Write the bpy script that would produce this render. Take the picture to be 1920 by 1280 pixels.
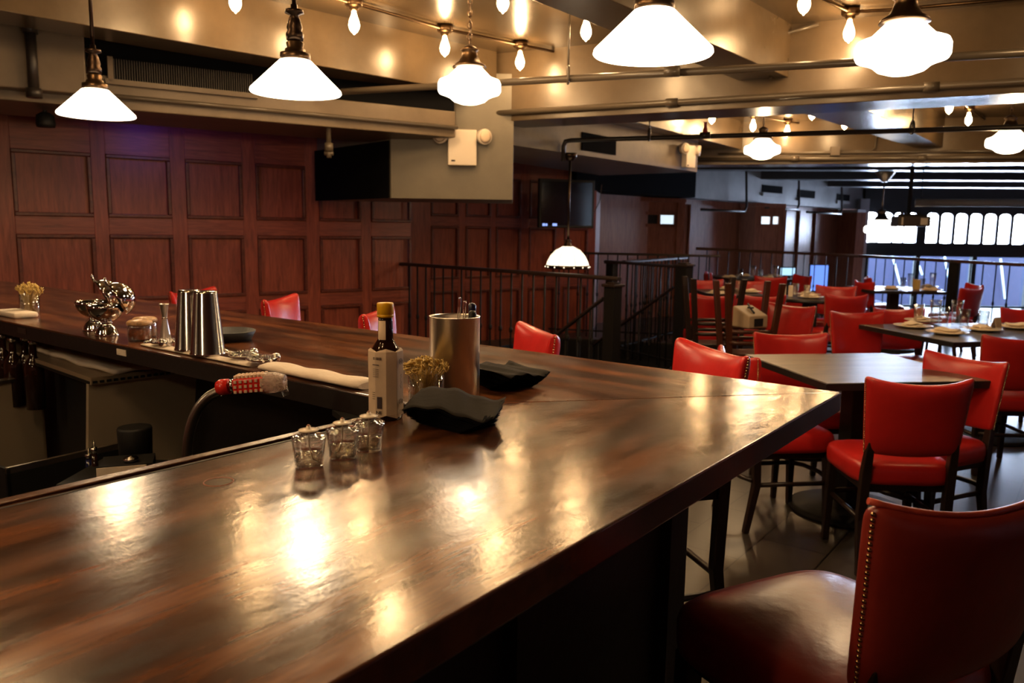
import bpy, bmesh, math, random
from mathutils import Vector, Matrix
random.seed(7)
PI = math.pi
for o in list(bpy.data.objects): bpy.data.objects.remove(o)
sc = bpy.context.scene
C = sc.collection

# ------------------------------------------------------------ camera, world, exposure
CAM_H = 1.43; FPX = 1500.0
PITCH = math.atan(212.0 / FPX); ROLL = 0.0146
cam = bpy.data.cameras.new('camera'); camo = bpy.data.objects.new('camera', cam); C.objects.link(camo)
cam.sensor_width = 36.0; cam.lens = 36.0 * FPX / 1920.0; cam.clip_start = 0.05; cam.clip_end = 200
camo.location = (0, 0, CAM_H)
camo.rotation_mode = 'QUATERNION'
_m = Matrix.Rotation(PI / 2 - PITCH, 4, 'X') @ Matrix.Rotation(ROLL, 4, 'Z')
camo.rotation_quaternion = _m.to_quaternion()
cam.dof.use_dof = True; cam.dof.focus_distance = 1.75; cam.dof.aperture_fstop = 6.3
sc.camera = camo
w = bpy.data.worlds.new('world'); sc.world = w; w.use_nodes = True
w.node_tree.nodes['Background'].inputs[0].default_value = (0.55, 0.75, 1.0, 1)
w.node_tree.nodes['Background'].inputs[1].default_value = 20.0
sc.view_settings.view_transform = 'Standard'; sc.view_settings.look = 'None'
sc.view_settings.exposure = 0.0; sc.view_settings.gamma = 1.0; sc.view_settings.use_curve_mapping = False
WARM = (1.0, 0.66, 0.34)

def ray(px, py):
    x = px - 960.0; y = 640.0 - py
    c, s = math.cos(ROLL), math.sin(ROLL)
    x, y = x * c - y * s, x * s + y * c
    cp, sp = math.cos(-PITCH), math.sin(-PITCH)
    return Vector((x, FPX * cp - y * sp, FPX * sp + y * cp))
def Z(px, py, z):                       # point of the plan at height z
    d = ray(px, py); t = (z - CAM_H) / d.z
    return Vector((d.x * t, d.y * t, z))
def onwall(px, py, P, e):               # point on a vertical wall through P along e
    d = ray(px, py); n = Vector((-e.y, e.x))
    t = (P.x * n.x + P.y * n.y) / (d.x * n.x + d.y * n.y)
    return Vector((d.x * t, d.y * t, CAM_H + d.z * t))

# ------------------------------------------------------------ materials
def nodes(m): return m.node_tree.nodes, m.node_tree.links
def mat(name, col, rough=0.5, metal=0.0, coat=0.0, emit=None, es=0.0, trans=0.0, ior=1.45, bump=0.0, bscale=40.0, var=0.0, vscale=6.0, stretch=(1, 1, 1), spec=0.5, col2=None):
    m = bpy.data.materials.new(name); m.use_nodes = True
    ns, ls = nodes(m); b = ns['Principled BSDF']
    b.inputs['Base Color'].default_value = (*col, 1); b.inputs['Roughness'].default_value = rough
    b.inputs['Metallic'].default_value = metal; b.inputs['IOR'].default_value = ior
    b.inputs['Specular IOR Level'].default_value = spec
    b.inputs['Transmission Weight'].default_value = trans
    b.inputs['Coat Weight'].default_value = coat; b.inputs['Coat Roughness'].default_value = 0.12
    if emit:
        b.inputs['Emission Color'].default_value = (*emit, 1); b.inputs['Emission Strength'].default_value = es
    if bump or var or col2:
        tc = ns.new('ShaderNodeTexCoord'); mp = ns.new('ShaderNodeMapping'); mp.inputs['Scale'].default_value = stretch
        ls.new(tc.outputs['Object'], mp.inputs['Vector'])
        if var or col2:
            n = ns.new('ShaderNodeTexNoise'); n.inputs['Scale'].default_value = vscale; n.inputs['Detail'].default_value = 8; n.inputs['Roughness'].default_value = 0.62
            ls.new(mp.outputs[0], n.inputs['Vector'])
            r = ns.new('ShaderNodeValToRGB'); a = r.color_ramp.elements
            a[0].position = 0.32; a[1].position = 0.68
            c2 = col2 if col2 else tuple(min(1, x * (1 + var)) for x in col)
            c1 = col if col2 else tuple(x * (1 - var) for x in col)
            a[0].color = (*c1, 1); a[1].color = (*c2, 1)
            ls.new(n.outputs[0], r.inputs[0]); ls.new(r.outputs[0], b.inputs['Base Color'])
        if bump:
            n2 = ns.new('ShaderNodeTexNoise'); n2.inputs['Scale'].default_value = bscale; n2.inputs['Detail'].default_value = 4
            ls.new(mp.outputs[0], n2.inputs['Vector'])
            bp = ns.new('ShaderNodeBump'); bp.inputs['Strength'].default_value = bump; bp.inputs['Distance'].default_value = 0.01
            ls.new(n2.outputs[0], bp.inputs['Height']); ls.new(bp.outputs[0], b.inputs['Normal'])
            if coat: ls.new(bp.outputs[0], b.inputs['Coat Normal'])
    return m

def bar_wood(name):
    m = bpy.data.materials.new(name); m.use_nodes = True; ns, ls = nodes(m); b = ns['Principled BSDF']
    tc = ns.new('ShaderNodeTexCoord')
    def noise(scale, st, detail=8, rough=0.6, dist=0.0):
        mp = ns.new('ShaderNodeMapping'); mp.inputs['Scale'].default_value = st; ls.new(tc.outputs['Object'], mp.inputs['Vector'])
        n = ns.new('ShaderNodeTexNoise'); n.inputs['Scale'].default_value = scale; n.inputs['Detail'].default_value = detail
        n.inputs['Roughness'].default_value = rough; n.inputs['Distortion'].default_value = dist; ls.new(mp.outputs[0], n.inputs['Vector']); return n
    n1 = noise(2.6, (1.0, 6.0, 1), 5, 0.55, 0.25); n2 = noise(14, (1.0, 12.0, 1), 5, 0.6, 0.1)
    mx = ns.new('ShaderNodeMath'); mx.operation = 'MULTIPLY_ADD'; mx.inputs[1].default_value = 0.35
    ls.new(n2.outputs[0], mx.inputs[0]); ls.new(n1.outputs[0], mx.inputs[2])
    r = ns.new('ShaderNodeValToRGB'); e = r.color_ramp.elements
    e[0].position = 0.45; e[0].color = (0.009, 0.0045, 0.003, 1); e[1].position = 0.86; e[1].color = (0.19, 0.062, 0.02, 1)
    k = e.new(0.64); k.color = (0.055, 0.02, 0.009, 1)
    ls.new(mx.outputs[0], r.inputs[0]); ls.new(r.outputs[0], b.inputs['Base Color'])
    n3 = noise(3.0, (1.6, 3.0, 1), 6, 0.65); mr = ns.new('ShaderNodeMapRange')
    mr.inputs[1].default_value = 0.3; mr.inputs[2].default_value = 0.7; mr.inputs[3].default_value = 0.11; mr.inputs[4].default_value = 0.24
    ls.new(n3.outputs[0], mr.inputs[0]); ls.new(mr.outputs[0], b.inputs['Roughness'])
    n4 = noise(14, (1.0, 2.2, 1), 3, 0.5); n5 = noise(170, (1, 1.6, 1), 3, 0.6)
    ad = ns.new('ShaderNodeMath'); ad.operation = 'MULTIPLY_ADD'; ad.inputs[1].default_value = 0.3; ls.new(n5.outputs[0], ad.inputs[0]); ls.new(n4.outputs[0], ad.inputs[2])
    bp = ns.new('ShaderNodeBump'); bp.inputs['Strength'].default_value = 0.10; bp.inputs['Distance'].default_value = 0.004
    ls.new(ad.outputs[0], bp.inputs['Height']); ls.new(bp.outputs[0], b.inputs['Normal'])
    b.inputs['Specular IOR Level'].default_value = 0.75
    return m

def oak(name, dark, light, st, rough=0.38):
    m = bpy.data.materials.new(name); m.use_nodes = True; ns, ls = nodes(m); b = ns['Principled BSDF']
    tc = ns.new('ShaderNodeTexCoord'); mp = ns.new('ShaderNodeMapping'); mp.inputs['Scale'].default_value = st
    ls.new(tc.outputs['Object'], mp.inputs['Vector'])
    n = ns.new('ShaderNodeTexNoise'); n.inputs['Scale'].default_value = 7; n.inputs['Detail'].default_value = 9; n.inputs['Roughness'].default_value = 0.7; n.inputs['Distortion'].default_value = 0.6
    ls.new(mp.outputs[0], n.inputs['Vector'])
    r = ns.new('ShaderNodeValToRGB'); e = r.color_ramp.elements
    e[0].position = 0.33; e[0].color = (*dark, 1); e[1].position = 0.7; e[1].color = (*light, 1)
    ls.new(n.outputs[0], r.inputs[0]); ls.new(r.outputs[0], b.inputs['Base Color'])
    b.inputs['Roughness'].default_value = rough
    bp = ns.new('ShaderNodeBump'); bp.inputs['Strength'].default_value = 0.12; bp.inputs['Distance'].default_value = 0.01
    ls.new(n.outputs[0], bp.inputs['Height']); ls.new(bp.outputs[0], b.inputs['Normal'])
    return m

def tile_floor(name):
    m = bpy.data.materials.new(name); m.use_nodes = True; ns, ls = nodes(m); b = ns['Principled BSDF']
    tc = ns.new('ShaderNodeTexCoord'); mp = ns.new('ShaderNodeMapping'); mp.inputs['Rotation'].default_value = (0, 0, -0.93)
    ls.new(tc.outputs['Object'], mp.inputs['Vector'])
    br = ns.new('ShaderNodeTexBrick'); br.inputs['Scale'].default_value = 1.0
    br.inputs['Brick Width'].default_value = 0.6; br.inputs['Row Height'].default_value = 0.3; br.inputs['Mortar Size'].default_value = 0.004
    br.inputs['Color1'].default_value = (0.062, 0.05, 0.038, 1); br.inputs['Color2'].default_value = (0.045, 0.037, 0.029, 1); br.inputs['Mortar'].default_value = (0.008, 0.007, 0.006, 1)
    ls.new(mp.outputs[0], br.inputs['Vector'])
    n = ns.new('ShaderNodeTexNoise'); n.inputs['Scale'].default_value = 5; n.inputs['Detail'].default_value = 6; ls.new(tc.outputs['Object'], n.inputs['Vector'])
    mix = ns.new('ShaderNodeMixRGB'); mix.blend_type = 'MULTIPLY'; mix.inputs[0].default_value = 0.6
    ls.new(br.outputs[0], mix.inputs[1]); ls.new(n.outputs[0], mix.inputs[2]); ls.new(mix.outputs[0], b.inputs['Base Color'])
    b.inputs['Roughness'].default_value = 0.33
    bp = ns.new('ShaderNodeBump'); bp.inputs['Strength'].default_value = 0.3; bp.inputs['Distance'].default_value = 0.004; bp.invert = True
    ls.new(br.outputs['Fac'], bp.inputs['Height']); ls.new(bp.outputs[0], b.inputs['Normal'])
    return m

M = {}
M['bar'] = bar_wood('bar_wood')
M['bar_edge'] = oak('bar_edge_wood', (0.03, 0.011, 0.006), (0.13, 0.045, 0.018), (1, 14, 14), 0.25)
M['bar_dark'] = mat('bar_front_dark', (0.011, 0.008, 0.007), 0.5, bump=0.1)
M['black'] = mat('black_matte', (0.008, 0.008, 0.008), 0.55)
M['flatblack'] = mat('flat_black_and_shade', (0.006, 0.006, 0.007), 0.9, spec=0.03)  # flat black; also puts the shade of gap and recess into colour
M['iron'] = mat('black_iron', (0.009, 0.008, 0.008), 0.6, spec=0.2)
M['redoak'] = oak('red_oak_vertical', (0.165, 0.034, 0.022), (0.42, 0.098, 0.052), (5, 5, 0.5), 0.4)
M['redoak_h'] = oak('red_oak_horizontal', (0.155, 0.034, 0.024), (0.40, 0.10, 0.056), (0.5, 5, 6), 0.38)
M['booth'] = oak('booth_wood', (0.17, 0.06, 0.036), (0.38, 0.15, 0.09), (4, 4, 0.5), 0.3)
M['ceil'] = mat('ceiling_gloss_paint', (0.1, 0.068, 0.037), 0.25, bump=0.12, bscale=9, var=0.15, vscale=3, spec=0.6)
M['duct'] = mat('duct_paint', (0.15, 0.112, 0.075), 0.42, bump=0.15, bscale=14, var=0.15, vscale=4)
M['ductgrey'] = mat('duct_grey_green', (0.16, 0.14, 0.105), 0.45, bump=0.15, bscale=12, var=0.12, vscale=3)
M['ductblue'] = mat('duct_slate_paint', (0.2, 0.21, 0.225), 0.4, bump=0.1, bscale=10, var=0.15, vscale=3)
M['darkceil'] = mat('dark_ceiling_paint', (0.02, 0.02, 0.022), 0.4)
M['floor'] = tile_floor('floor_tiles')
M['red'] = mat('red_leather', (0.47, 0.016, 0.014), 0.3, bump=0.12, bscale=22, var=0.12, vscale=5, spec=0.6)
M['redworn'] = mat('red_leather_worn', (0.2, 0.02, 0.015), 0.3, bump=0.10, bscale=30, col2=(0.3, 0.036, 0.024), vscale=4, spec=0.7)
M['piping'] = mat('worn_welt', (0.45, 0.07, 0.04), 0.35, var=0.3, vscale=30)
M['nail'] = mat('antique_brass_nail', (0.45, 0.3, 0.14), 0.25, 1.0)
M['espresso'] = mat('espresso_wood', (0.018, 0.009, 0.006), 0.35, var=0.3, vscale=8, stretch=(6, 6, 1))
M['table'] = oak('dark_table_top', (0.004, 0.004, 0.004), (0.13, 0.09, 0.062), (0.3, 1.8, 1), 0.3)
nodes(M['table'])[0]['Principled BSDF'].inputs['Specular IOR Level'].default_value = 0.28
M['tableedge'] = mat('table_edge_black', (0.012, 0.011, 0.011), 0.4)
M['hcwood'] = mat('high_chair_wood', (0.06, 0.018, 0.008), 0.3, var=0.3, vscale=6, stretch=(5, 5, 1))
M['shade'] = mat('opal_glass_lit', (0.9, 0.87, 0.8), 0.2, emit=(1.0, 0.83, 0.6), es=7.0)
M['shade_soft'] = mat('opal_glass_lit_soft', (0.9, 0.87, 0.8), 0.2, emit=(1.0, 0.82, 0.56), es=2.6)
M['shade_cool'] = mat('opal_glass_far', (0.9, 0.9, 0.9), 0.2, emit=(1.0, 0.95, 0.88), es=3.5)
M['bulb'] = mat('glowing_bulb', (1, 0.8, 0.5), 0.2, emit=(1.0, 0.62, 0.28), es=150.0)
M['brass'] = mat('aged_brass', (0.16, 0.1, 0.055), 0.35, 1.0)
M['bronze'] = mat('dark_bronze', (0.07, 0.045, 0.03), 0.35, 1.0)
M['pipe'] = mat('painted_pipe', (0.10, 0.08, 0.058), 0.28, spec=0.6)
M['pipedark'] = mat('painted_pipe_dark', (0.025, 0.02, 0.018), 0.35)
M['steelr'] = mat('satin_steel', (0.55, 0.46, 0.33), 0.42, 0.45)
M['steel'] = mat('brushed_steel', (0.7, 0.64, 0.56), 0.32, 1.0, bump=0.05, bscale=60, stretch=(8, 8, 0.6))
M['chrome'] = mat('polished_chrome', (0.75, 0.72, 0.68), 0.06, 1.0)
M['chromer'] = mat('tin_steel', (0.62, 0.58, 0.54), 0.14, 1.0)
M['glass'] = mat('clear_glass', (1, 1, 1), 0.01, trans=1.0, ior=1.45)
def thin_glass(name, tint=(1, 1, 1), blend=0.22, rough=0.02):
    m = bpy.data.materials.new(name); m.use_nodes = True; ns, ls = nodes(m); ns.remove(ns['Principled BSDF'])
    tr = ns.new('ShaderNodeBsdfTransparent'); tr.inputs[0].default_value = (*tint, 1)
    gl = ns.new('ShaderNodeBsdfGlossy'); gl.inputs['Roughness'].default_value = rough
    lw = ns.new('ShaderNodeLayerWeight'); lw.inputs[0].default_value = blend
    mx = ns.new('ShaderNodeMixShader'); pw = ns.new('ShaderNodeMath'); pw.operation = 'POWER'; pw.inputs[1].default_value = 1.5; ls.new(lw.outputs['Facing'], pw.inputs[0]); ma = ns.new('ShaderNodeMath'); ma.operation = 'MULTIPLY_ADD'; ma.inputs[1].default_value = 0.85; ma.inputs[2].default_value = 0.13; ls.new(pw.outputs[0], ma.inputs[0]); ls.new(ma.outputs[0], mx.inputs[0]); ls.new(tr.outputs[0], mx.inputs[1]); ls.new(gl.outputs[0], mx.inputs[2])
    ls.new(mx.outputs[0], ns['Material Output'].inputs[0]); return m
M['glass'] = thin_glass('clear_glass_thin', (0.96, 0.96, 0.95), 0.35)
M['window_glass'] = thin_glass('window_glass_thin', (1, 1, 1), 0.1)
M['water'] = thin_glass('lamp_oil_thin', (0.97, 0.92, 0.84), 0.45)
M['darkglass'] = mat('dark_bottle_glass', (0.02, 0.007, 0.004), 0.05)
M['yellow'] = mat('yellow_cap', (0.75, 0.42, 0.01), 0.35)
M['paper'] = mat('aged_paper_label', (0.66, 0.52, 0.37), 0.6, var=0.12, vscale=14)
M['ink'] = mat('label_ink', (0.05, 0.035, 0.04), 0.6)
M['inkred'] = mat('label_ink_red', (0.32, 0.12, 0.07), 0.6)
M['cloth'] = mat('white_cotton', (0.74, 0.64, 0.52), 0.85, bump=0.3, bscale=60)
M['napblack'] = mat('black_paper_napkin', (0.005, 0.005, 0.006), 1.0, spec=0.05)
M['napgrey'] = mat('top_napkin_sheen', (0.028, 0.025, 0.022), 0.9, spec=0.1, bump=0.1, bscale=80)
M['bamboo'] = mat('bamboo_pick', (0.60, 0.42, 0.12), 0.45)
M['plate'] = mat('white_china', (0.88, 0.78, 0.62), 0.2)
M['naplin'] = mat('cream_linen', (0.86, 0.72, 0.54), 0.8, bump=0.2, bscale=50)
M['whiteplastic'] = mat('white_plastic', (0.7, 0.62, 0.52), 0.4)
M['lens'] = mat('frosted_lens', (0.75, 0.6, 0.45), 0.15)
M['gunred'] = mat('red_plastic', (0.6, 0.02, 0.012), 0.25)
M['gunbutton'] = mat('cream_buttons', (0.7, 0.5, 0.36), 0.35)
M['wrap'] = mat('plastic_wrap', (0.75, 0.6, 0.5), 0.15, trans=0.5, bump=0.9, bscale=90)
M['hose'] = mat('steel_hose', (0.4, 0.36, 0.32), 0.3, 1.0)
M['straw'] = mat('jar_cord', (0.42, 0.25, 0.12), 0.4, var=0.5, vscale=60)
M['beige'] = mat('beige_plastic', (0.42, 0.31, 0.2), 0.5)
M['white_panes'] = mat('daylit_panes', (0.9, 0.9, 0.9), 0.3, emit=(0.62, 0.74, 1.0), es=110.0)
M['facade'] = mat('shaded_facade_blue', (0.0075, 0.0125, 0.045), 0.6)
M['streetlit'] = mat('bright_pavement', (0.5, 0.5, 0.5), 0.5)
M['screenblue'] = mat('lit_screen', (0.05, 0.1, 0.3), 0.2, emit=(0.15, 0.3, 0.95), es=1.3)
M['screenpale'] = mat('lit_screen_pale', (0.3, 0.5, 0.6), 0.2, emit=(0.45, 0.75, 1.0), es=1.2)
M['tvscreen'] = mat('tv_screen_gloss', (0.004, 0.004, 0.006), 0.08, spec=0.8)
M['tvtext'] = mat('tv_text_glow', (0.2, 0.3, 0.9), 0.3, emit=(0.3, 0.45, 1.0), es=1.3)
M['smallpane'] = mat('small_lit_pane', (0.5, 0.5, 0.5), 0.2, emit=(0.75, 0.9, 1.0), es=1.6)
M['smallpane_warm'] = mat('small_warm_pane', (0.4, 0.3, 0.1), 0.2, emit=(0.65, 0.38, 0.1), es=0.22)
M['paleframe'] = mat('pale_frame', (0.35, 0.36, 0.4), 0.4)
M['grille'] = mat('vent_grille', (0.03, 0.025, 0.02), 0.6)
M['candy'] = mat('jar_spice', (0.3, 0.09, 0.03), 0.6, var=0.6, vscale=70)
M['redpaint'] = mat('red_enamel', (0.3, 0.03, 0.02), 0.35)
M['violet'] = mat('dark_soffit', (0.03, 0.026, 0.024), 0.5)

# ------------------------------------------------------------ mesh helpers
def B(): return bmesh.new()
def box(bm, c, s, rz=0.0, rx=0.0, ry=0.0, bev=0.0):
    r = bmesh.ops.create_cube(bm, size=1.0)
    mt = Matrix.Translation(c) @ Matrix.Rotation(rz, 4, 'Z') @ Matrix.Rotation(ry, 4, 'Y') @ Matrix.Rotation(rx, 4, 'X') @ Matrix.Diagonal((s[0], s[1], s[2], 1))
    bmesh.ops.transform(bm, matrix=mt, verts=r['verts'])
    if bev:
        ed = list({e for v in r['verts'] for e in v.link_edges})
        bmesh.ops.bevel(bm, geom=ed, offset=bev, segments=3, profile=0.5, affect='EDGES')
    return bm
def tube(bm, pts, r, seg=10, close=False, rads=None):
    pts = [Vector(p) for p in pts]; n = len(pts); rings = []
    prev = None
    for i, p in enumerate(pts):
        if close: t = pts[(i + 1) % n] - pts[i - 1]
        else: t = (pts[min(i + 1, n - 1)] - pts[max(i - 1, 0)])
        t.normalize()
        if prev is None:
            a = t.cross(Vector((0, 0, 1)));
            if a.length < 0.1: a = t.cross(Vector((0, 1, 0)))
        else:
            a = prev - t * prev.dot(t)
        a.normalize(); prev = a; b = t.cross(a)
        rr = rads[i] if rads else r
        rings.append([bm.verts.new(p + a * math.cos(2 * PI * k / seg) * rr + b * math.sin(2 * PI * k / seg) * rr) for k in range(seg)])
    m = n if close else n - 1
    for i in range(m):
        A, D = rings[i], rings[(i + 1) % n]
        for k in range(seg):
            f = bm.faces.new((A[k], A[(k + 1) % seg], D[(k + 1) % seg], D[k])); f.smooth = True
    if not close:
        bm.faces.new(list(reversed(rings[0]))); bm.faces.new(rings[-1])
    return bm
def lathe(bm, prof, seg=32, c=(0, 0, 0), axis=None, smooth=True):
    rings = []; start = len(bm.verts)
    for (r, z) in prof:
        if r < 1e-5: rings.append([bm.verts.new((c[0], c[1], c[2] + z))])
        else: rings.append([bm.verts.new((c[0] + r * math.cos(2 * PI * k / seg), c[1] + r * math.sin(2 * PI * k / seg), c[2] + z)) for k in range(seg)])
    for i in range(len(rings) - 1):
        A, D = rings[i], rings[i + 1]
        for k in range(seg):
            k2 = (k + 1) % seg
            if len(A) == 1 and len(D) == 1: break
            if len(A) == 1: f = bm.faces.new((A[0], D[k], D[k2]))
            elif len(D) == 1: f = bm.faces.new((A[k], A[k2], D[0]))
            else: f = bm.faces.new((A[k], A[k2], D[k2], D[k]))
            f.smooth = smooth
    return bm
def prism(bm, poly, z0, z1):
    a = [bm.verts.new((p[0], p[1], z0)) for p in poly]; b = [bm.verts.new((p[0], p[1], z1)) for p in poly]
    n = len(poly)
    bm.faces.new(list(reversed(a))); bm.faces.new(b)
    for i in range(n): bm.faces.new((a[i], a[(i + 1) % n], b[(i + 1) % n], b[i]))
    return bm
def slab(bm, A, Bp, th, z0, z1, side=1):
    """vertical slab whose visible face runs from A to Bp; body goes th to the left (side=1) of A->Bp"""
    e = Vector((Bp[0] - A[0], Bp[1] - A[1])).normalized(); n = Vector((-e.y, e.x)) * side * th
    return prism(bm, [(A[0], A[1]), (Bp[0], Bp[1]), (Bp[0] + n.x, Bp[1] + n.y), (A[0] + n.x, A[1] + n.y)], z0, z1)
def obj(name, bm, m, parent=None, loc=None, rz=None, sub=0, smooth=None, bevel=0.0):
    bmesh.ops.recalc_face_normals(bm, faces=bm.faces[:])
    me = bpy.data.meshes.new(name); bm.to_mesh(me); bm.free()
    me.materials.append(m)
    o = bpy.data.objects.new(name, me); C.objects.link(o)
    if parent is not None: o.parent = parent
    if loc is not None: o.location = loc
    if rz is not None: o.rotation_euler = (0, 0, rz)
    if smooth: 
        for p in me.polygons: p.use_smooth = True
    if bevel:
        b = o.modifiers.new('bevel', 'BEVEL'); b.width = bevel; b.segments = 3; b.limit_method = 'ANGLE'
    if sub:
        s = o.modifiers.new('sub', 'SUBSURF'); s.levels = sub; s.render_levels = sub
    return o
def thing(name, label, cat, loc=(0, 0, 0), rz=0.0, group=None):
    o = bpy.data.objects.new(name, None); C.objects.link(o); o.empty_display_size = 0.1
    o.location = loc; o.rotation_euler = (0, 0, rz); o['label'] = label; o['category'] = cat
    if group: o['group'] = group
    return o
def tag(o, label, cat, group=None, kind=None):
    o['label'] = label; o['category'] = cat
    if group: o['group'] = group
    if kind: o['kind'] = kind
    return o
def struct(name, bm, m, label=None, **k):
    o = obj(name, bm, m, **k); o['kind'] = 'structure'
    if label: o['label'] = label; o['category'] = name.split('_')[0]
    return o
KIDS = {}
def dup(root, loc, rz, label=None, group=None, scale=None):
    r = root.copy(); C.objects.link(r); r.location = loc; r.rotation_euler = (0, 0, rz)
    if label: r['label'] = label
    if group: r['group'] = group
    if scale: r.scale = scale
    for ch in [o for o in C.objects if o.parent == root]:
        c = ch.copy(); C.objects.link(c); c.parent = r
        for g in [o for o in C.objects if o.parent == ch]:
            d = g.copy(); C.objects.link(d); d.parent = c
    return r
def yaw(fx, fy): return math.atan2(fy, fx) - PI / 2     # local +Y looks along (fx, fy)

# ------------------------------------------------------------ key directions (plan)
CB = Vector((0.756, 1.798)); U = Vector((0.596, 0.803)).normalized(); N = Vector((U.y, -U.x))
W_ = Vector((-0.784, 0.62)).normalized(); IC = Vector((-0.188, 1.596)); WI = Vector((-0.789, 0.614)).normalized()

# ============================================================ STRUCTURE
# --- floor with stairwell opening
railA = Vector((-1.12, 8.04)); railB = Vector((0.725, 6.18)); newC = Vector((1.67, 8.11)); railD = Vector((2.3, 10.2)); railE = Vector((0.49, 10.7))
EDGE = [(9.0, 1.5), (6.33, 9.96), (5.54, 12.9), (3.4, 17.4)]
def polyfill(bm, loops, z):
    es = []
    for lp in loops:
        vs = [bm.verts.new((p[0], p[1], z)) for p in lp]
        for i in range(len(vs)): es.append(bm.edges.new((vs[i], vs[(i + 1) % len(vs)])))
    bmesh.ops.triangle_fill(bm, use_beauty=True, use_dissolve=False, edges=es)
bm = B()
hole = [(-1.15, 8.1), (0.70, 6.26), (1.62, 8.15), (2.2, 10.1), (0.45, 10.6)]
polyfill(bm, [[(-7, -3), (9.6, -3), (9.0, 1.5), (6.4, 9.98), (5.6, 12.95), (2.9, 13.1), (2.9, 13.6), (-7, 13.6)], hole], 0.0)
for f in bm.faces:
    if f.normal.z < 0: f.normal_flip()
r_ = bmesh.ops.extrude_face_region(bm, geom=bm.faces[:])
bmesh.ops.translate(bm, vec=(0, 0, -0.25), verts=[v for v in r_['geom'] if isinstance(v, bmesh.types.BMVert)])
struct('floor', bm, M['floor'])
bm = B(); prism(bm, [(3.0, -3), (16, -3), (16, 18.7), (-7, 18.7), (-7, 17), (3.0, 17)], -1.7, -1.5)
struct('floor_lower', bm, M['floor'])
bm = B(); prism(bm, [(-2, 5.6), (2.9, 5.6), (2.9, 11.5), (-2, 11.5)], -2.9, -2.8)
struct('floor_stairwell', bm, M['black'])
bm = B()
for i in range(5): slab(bm, hole[i], hole[(i + 1) % 5], 0.05, -2.8, -0.02, -1)
struct('wall_stairwell', bm, M['black'])
# --- ceiling slab
bm = B(); prism(bm, [(-7, -3), (16, -3), (16, 18.9), (-7, 18.9)], 2.76, 2.9)
struct('ceiling', bm, M['ceil'])
# --- outer walls never seen directly but closing the room
bm = B(); slab(bm, (-7, -3), (16, -3), 0.1, -1.5, 2.76, -1); struct('wall_back', bm, M['redoak'])
bm = B(); slab(bm, (16.05, -3), (16.05, 18.8), 0.1, -1.5, 2.76, -1); struct('wall_right', bm, M['redoak'])
bm = B(); slab(bm, (-7, 12), (-7, -3), 0.1, -1.5, 2.76, -1); struct('wall_side', bm, M['redoak'])

# --- panelled wall left of the stairs
P1 = Vector((-1.12, 8.04)); E1 = Vector((0.788, 0.616)).normalized()
def wall_panels(name, P, E, s0, s1, ztop, cols, rows, zb=0.0, st=M['redoak'], hz=M['redoak_h'], dark=None):
    """board, stiles (between columns) and rails (between rows); local x runs along the wall, y towards the room is negative"""
    rz = math.atan2(E.y, E.x)
    bm = B(); box(bm, ((s0 + s1) / 2, 0.03, (zb + ztop) / 2), (s1 - s0, 0.06, ztop - zb))
    root = struct(name, bm, st, loc=(P.x, P.y, 0), rz=rz)
    bm = B(); xs = [s0] + [v for c in cols for v in c] + [s1]
    for i in range(0, len(xs), 2):
        if xs[i + 1] - xs[i] > 0.005: box(bm, ((xs[i] + xs[i + 1]) / 2, -0.012, (zb + ztop) / 2), (xs[i + 1] - xs[i], 0.024, ztop - zb))
    obj('stile', bm, st, root, bevel=0.003)
    bm = B(); zs = [zb] + [v for r in rows for v in r] + [ztop]
    for i in range(0, len(zs), 2):
        if zs[i + 1] - zs[i] > 0.005:
            for c in cols: box(bm, ((c[0] + c[1]) / 2, -0.0115, (zs[i] + zs[i + 1]) / 2), (c[1] - c[0], 0.023, zs[i + 1] - zs[i]))
    obj('rail', bm, hz, root, bevel=0.003)
    bm = B()                                                       # bolection moulding round every field
    for c in cols:
        for r in rows:
            q = 0.028
            for (cx, cz, sx, sz) in (((c[0] + c[1]) / 2, r[1] - q / 2, c[1] - c[0], q), ((c[0] + c[1]) / 2, r[0] + q / 2, c[1] - c[0], q), (c[0] + q / 2, (r[0] + r[1]) / 2, q, r[1] - r[0] - 2 * q), (c[1] - q / 2, (r[0] + r[1]) / 2, q, r[1] - r[0] - 2 * q)):
                box(bm, (cx, -0.018, cz), (sx, 0.04, sz))
    obj('moulding', bm, M['redoak_m'], root, bevel=0.006)
    return root
M['redoak_m'] = oak('red_oak_moulding', (0.07, 0.013, 0.009), (0.2, 0.045, 0.022), (3, 3, 3), 0.35)
def sw(px, P, E):
    q = onwall(px, 420, P, E); return (Vector((q.x, q.y)) - P).dot(E)
cols = [(sw(a, P1, E1), sw(b, P1, E1)) for a, b in ((28, 176), (203, 322), (350, 455), (480, 572), (597, 675), (694, 768))]
zt = onwall(100, 283, P1, E1).z; zm = onwall(250, 408, P1, E1).z; zn = onwall(250, 440, P1, E1).z; zbm = onwall(640, 547, P1, E1).z
cols = [(-5.6, -5.0), (-4.85, -4.2)] + cols if cols[0][0] > -4.0 else cols
wall_panels('wall_left', P1, E1, -7.0, 0.0, 2.6, cols, [(0.12, zbm - 0.12), (zbm, zn), (zm, zt)])
P2 = Vector((-1.13, 9.6)); E2 = Vector((0.8, 0.6))
cols2 = [(sw(a, P2, E2), sw(b, P2, E2)) for a, b in ((806, 858), (871, 918), (928, 974), (990, 1040), (1056, 1100))]
za = onwall(860, 376, P2, E2).z; zc = onwall(860, 406, P2, E2).z; zd = onwall(860, 424, P2, E2).z; ze = onwall(860, 522, P2, E2).z
wall_panels('wall_centre', P2, E2, -0.3, sw(1115, P2, E2), 2.6, cols2, [(-0.6, ze - 0.15), (ze, zd), (zc, za + 0.3)], zb=-2.8)
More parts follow.
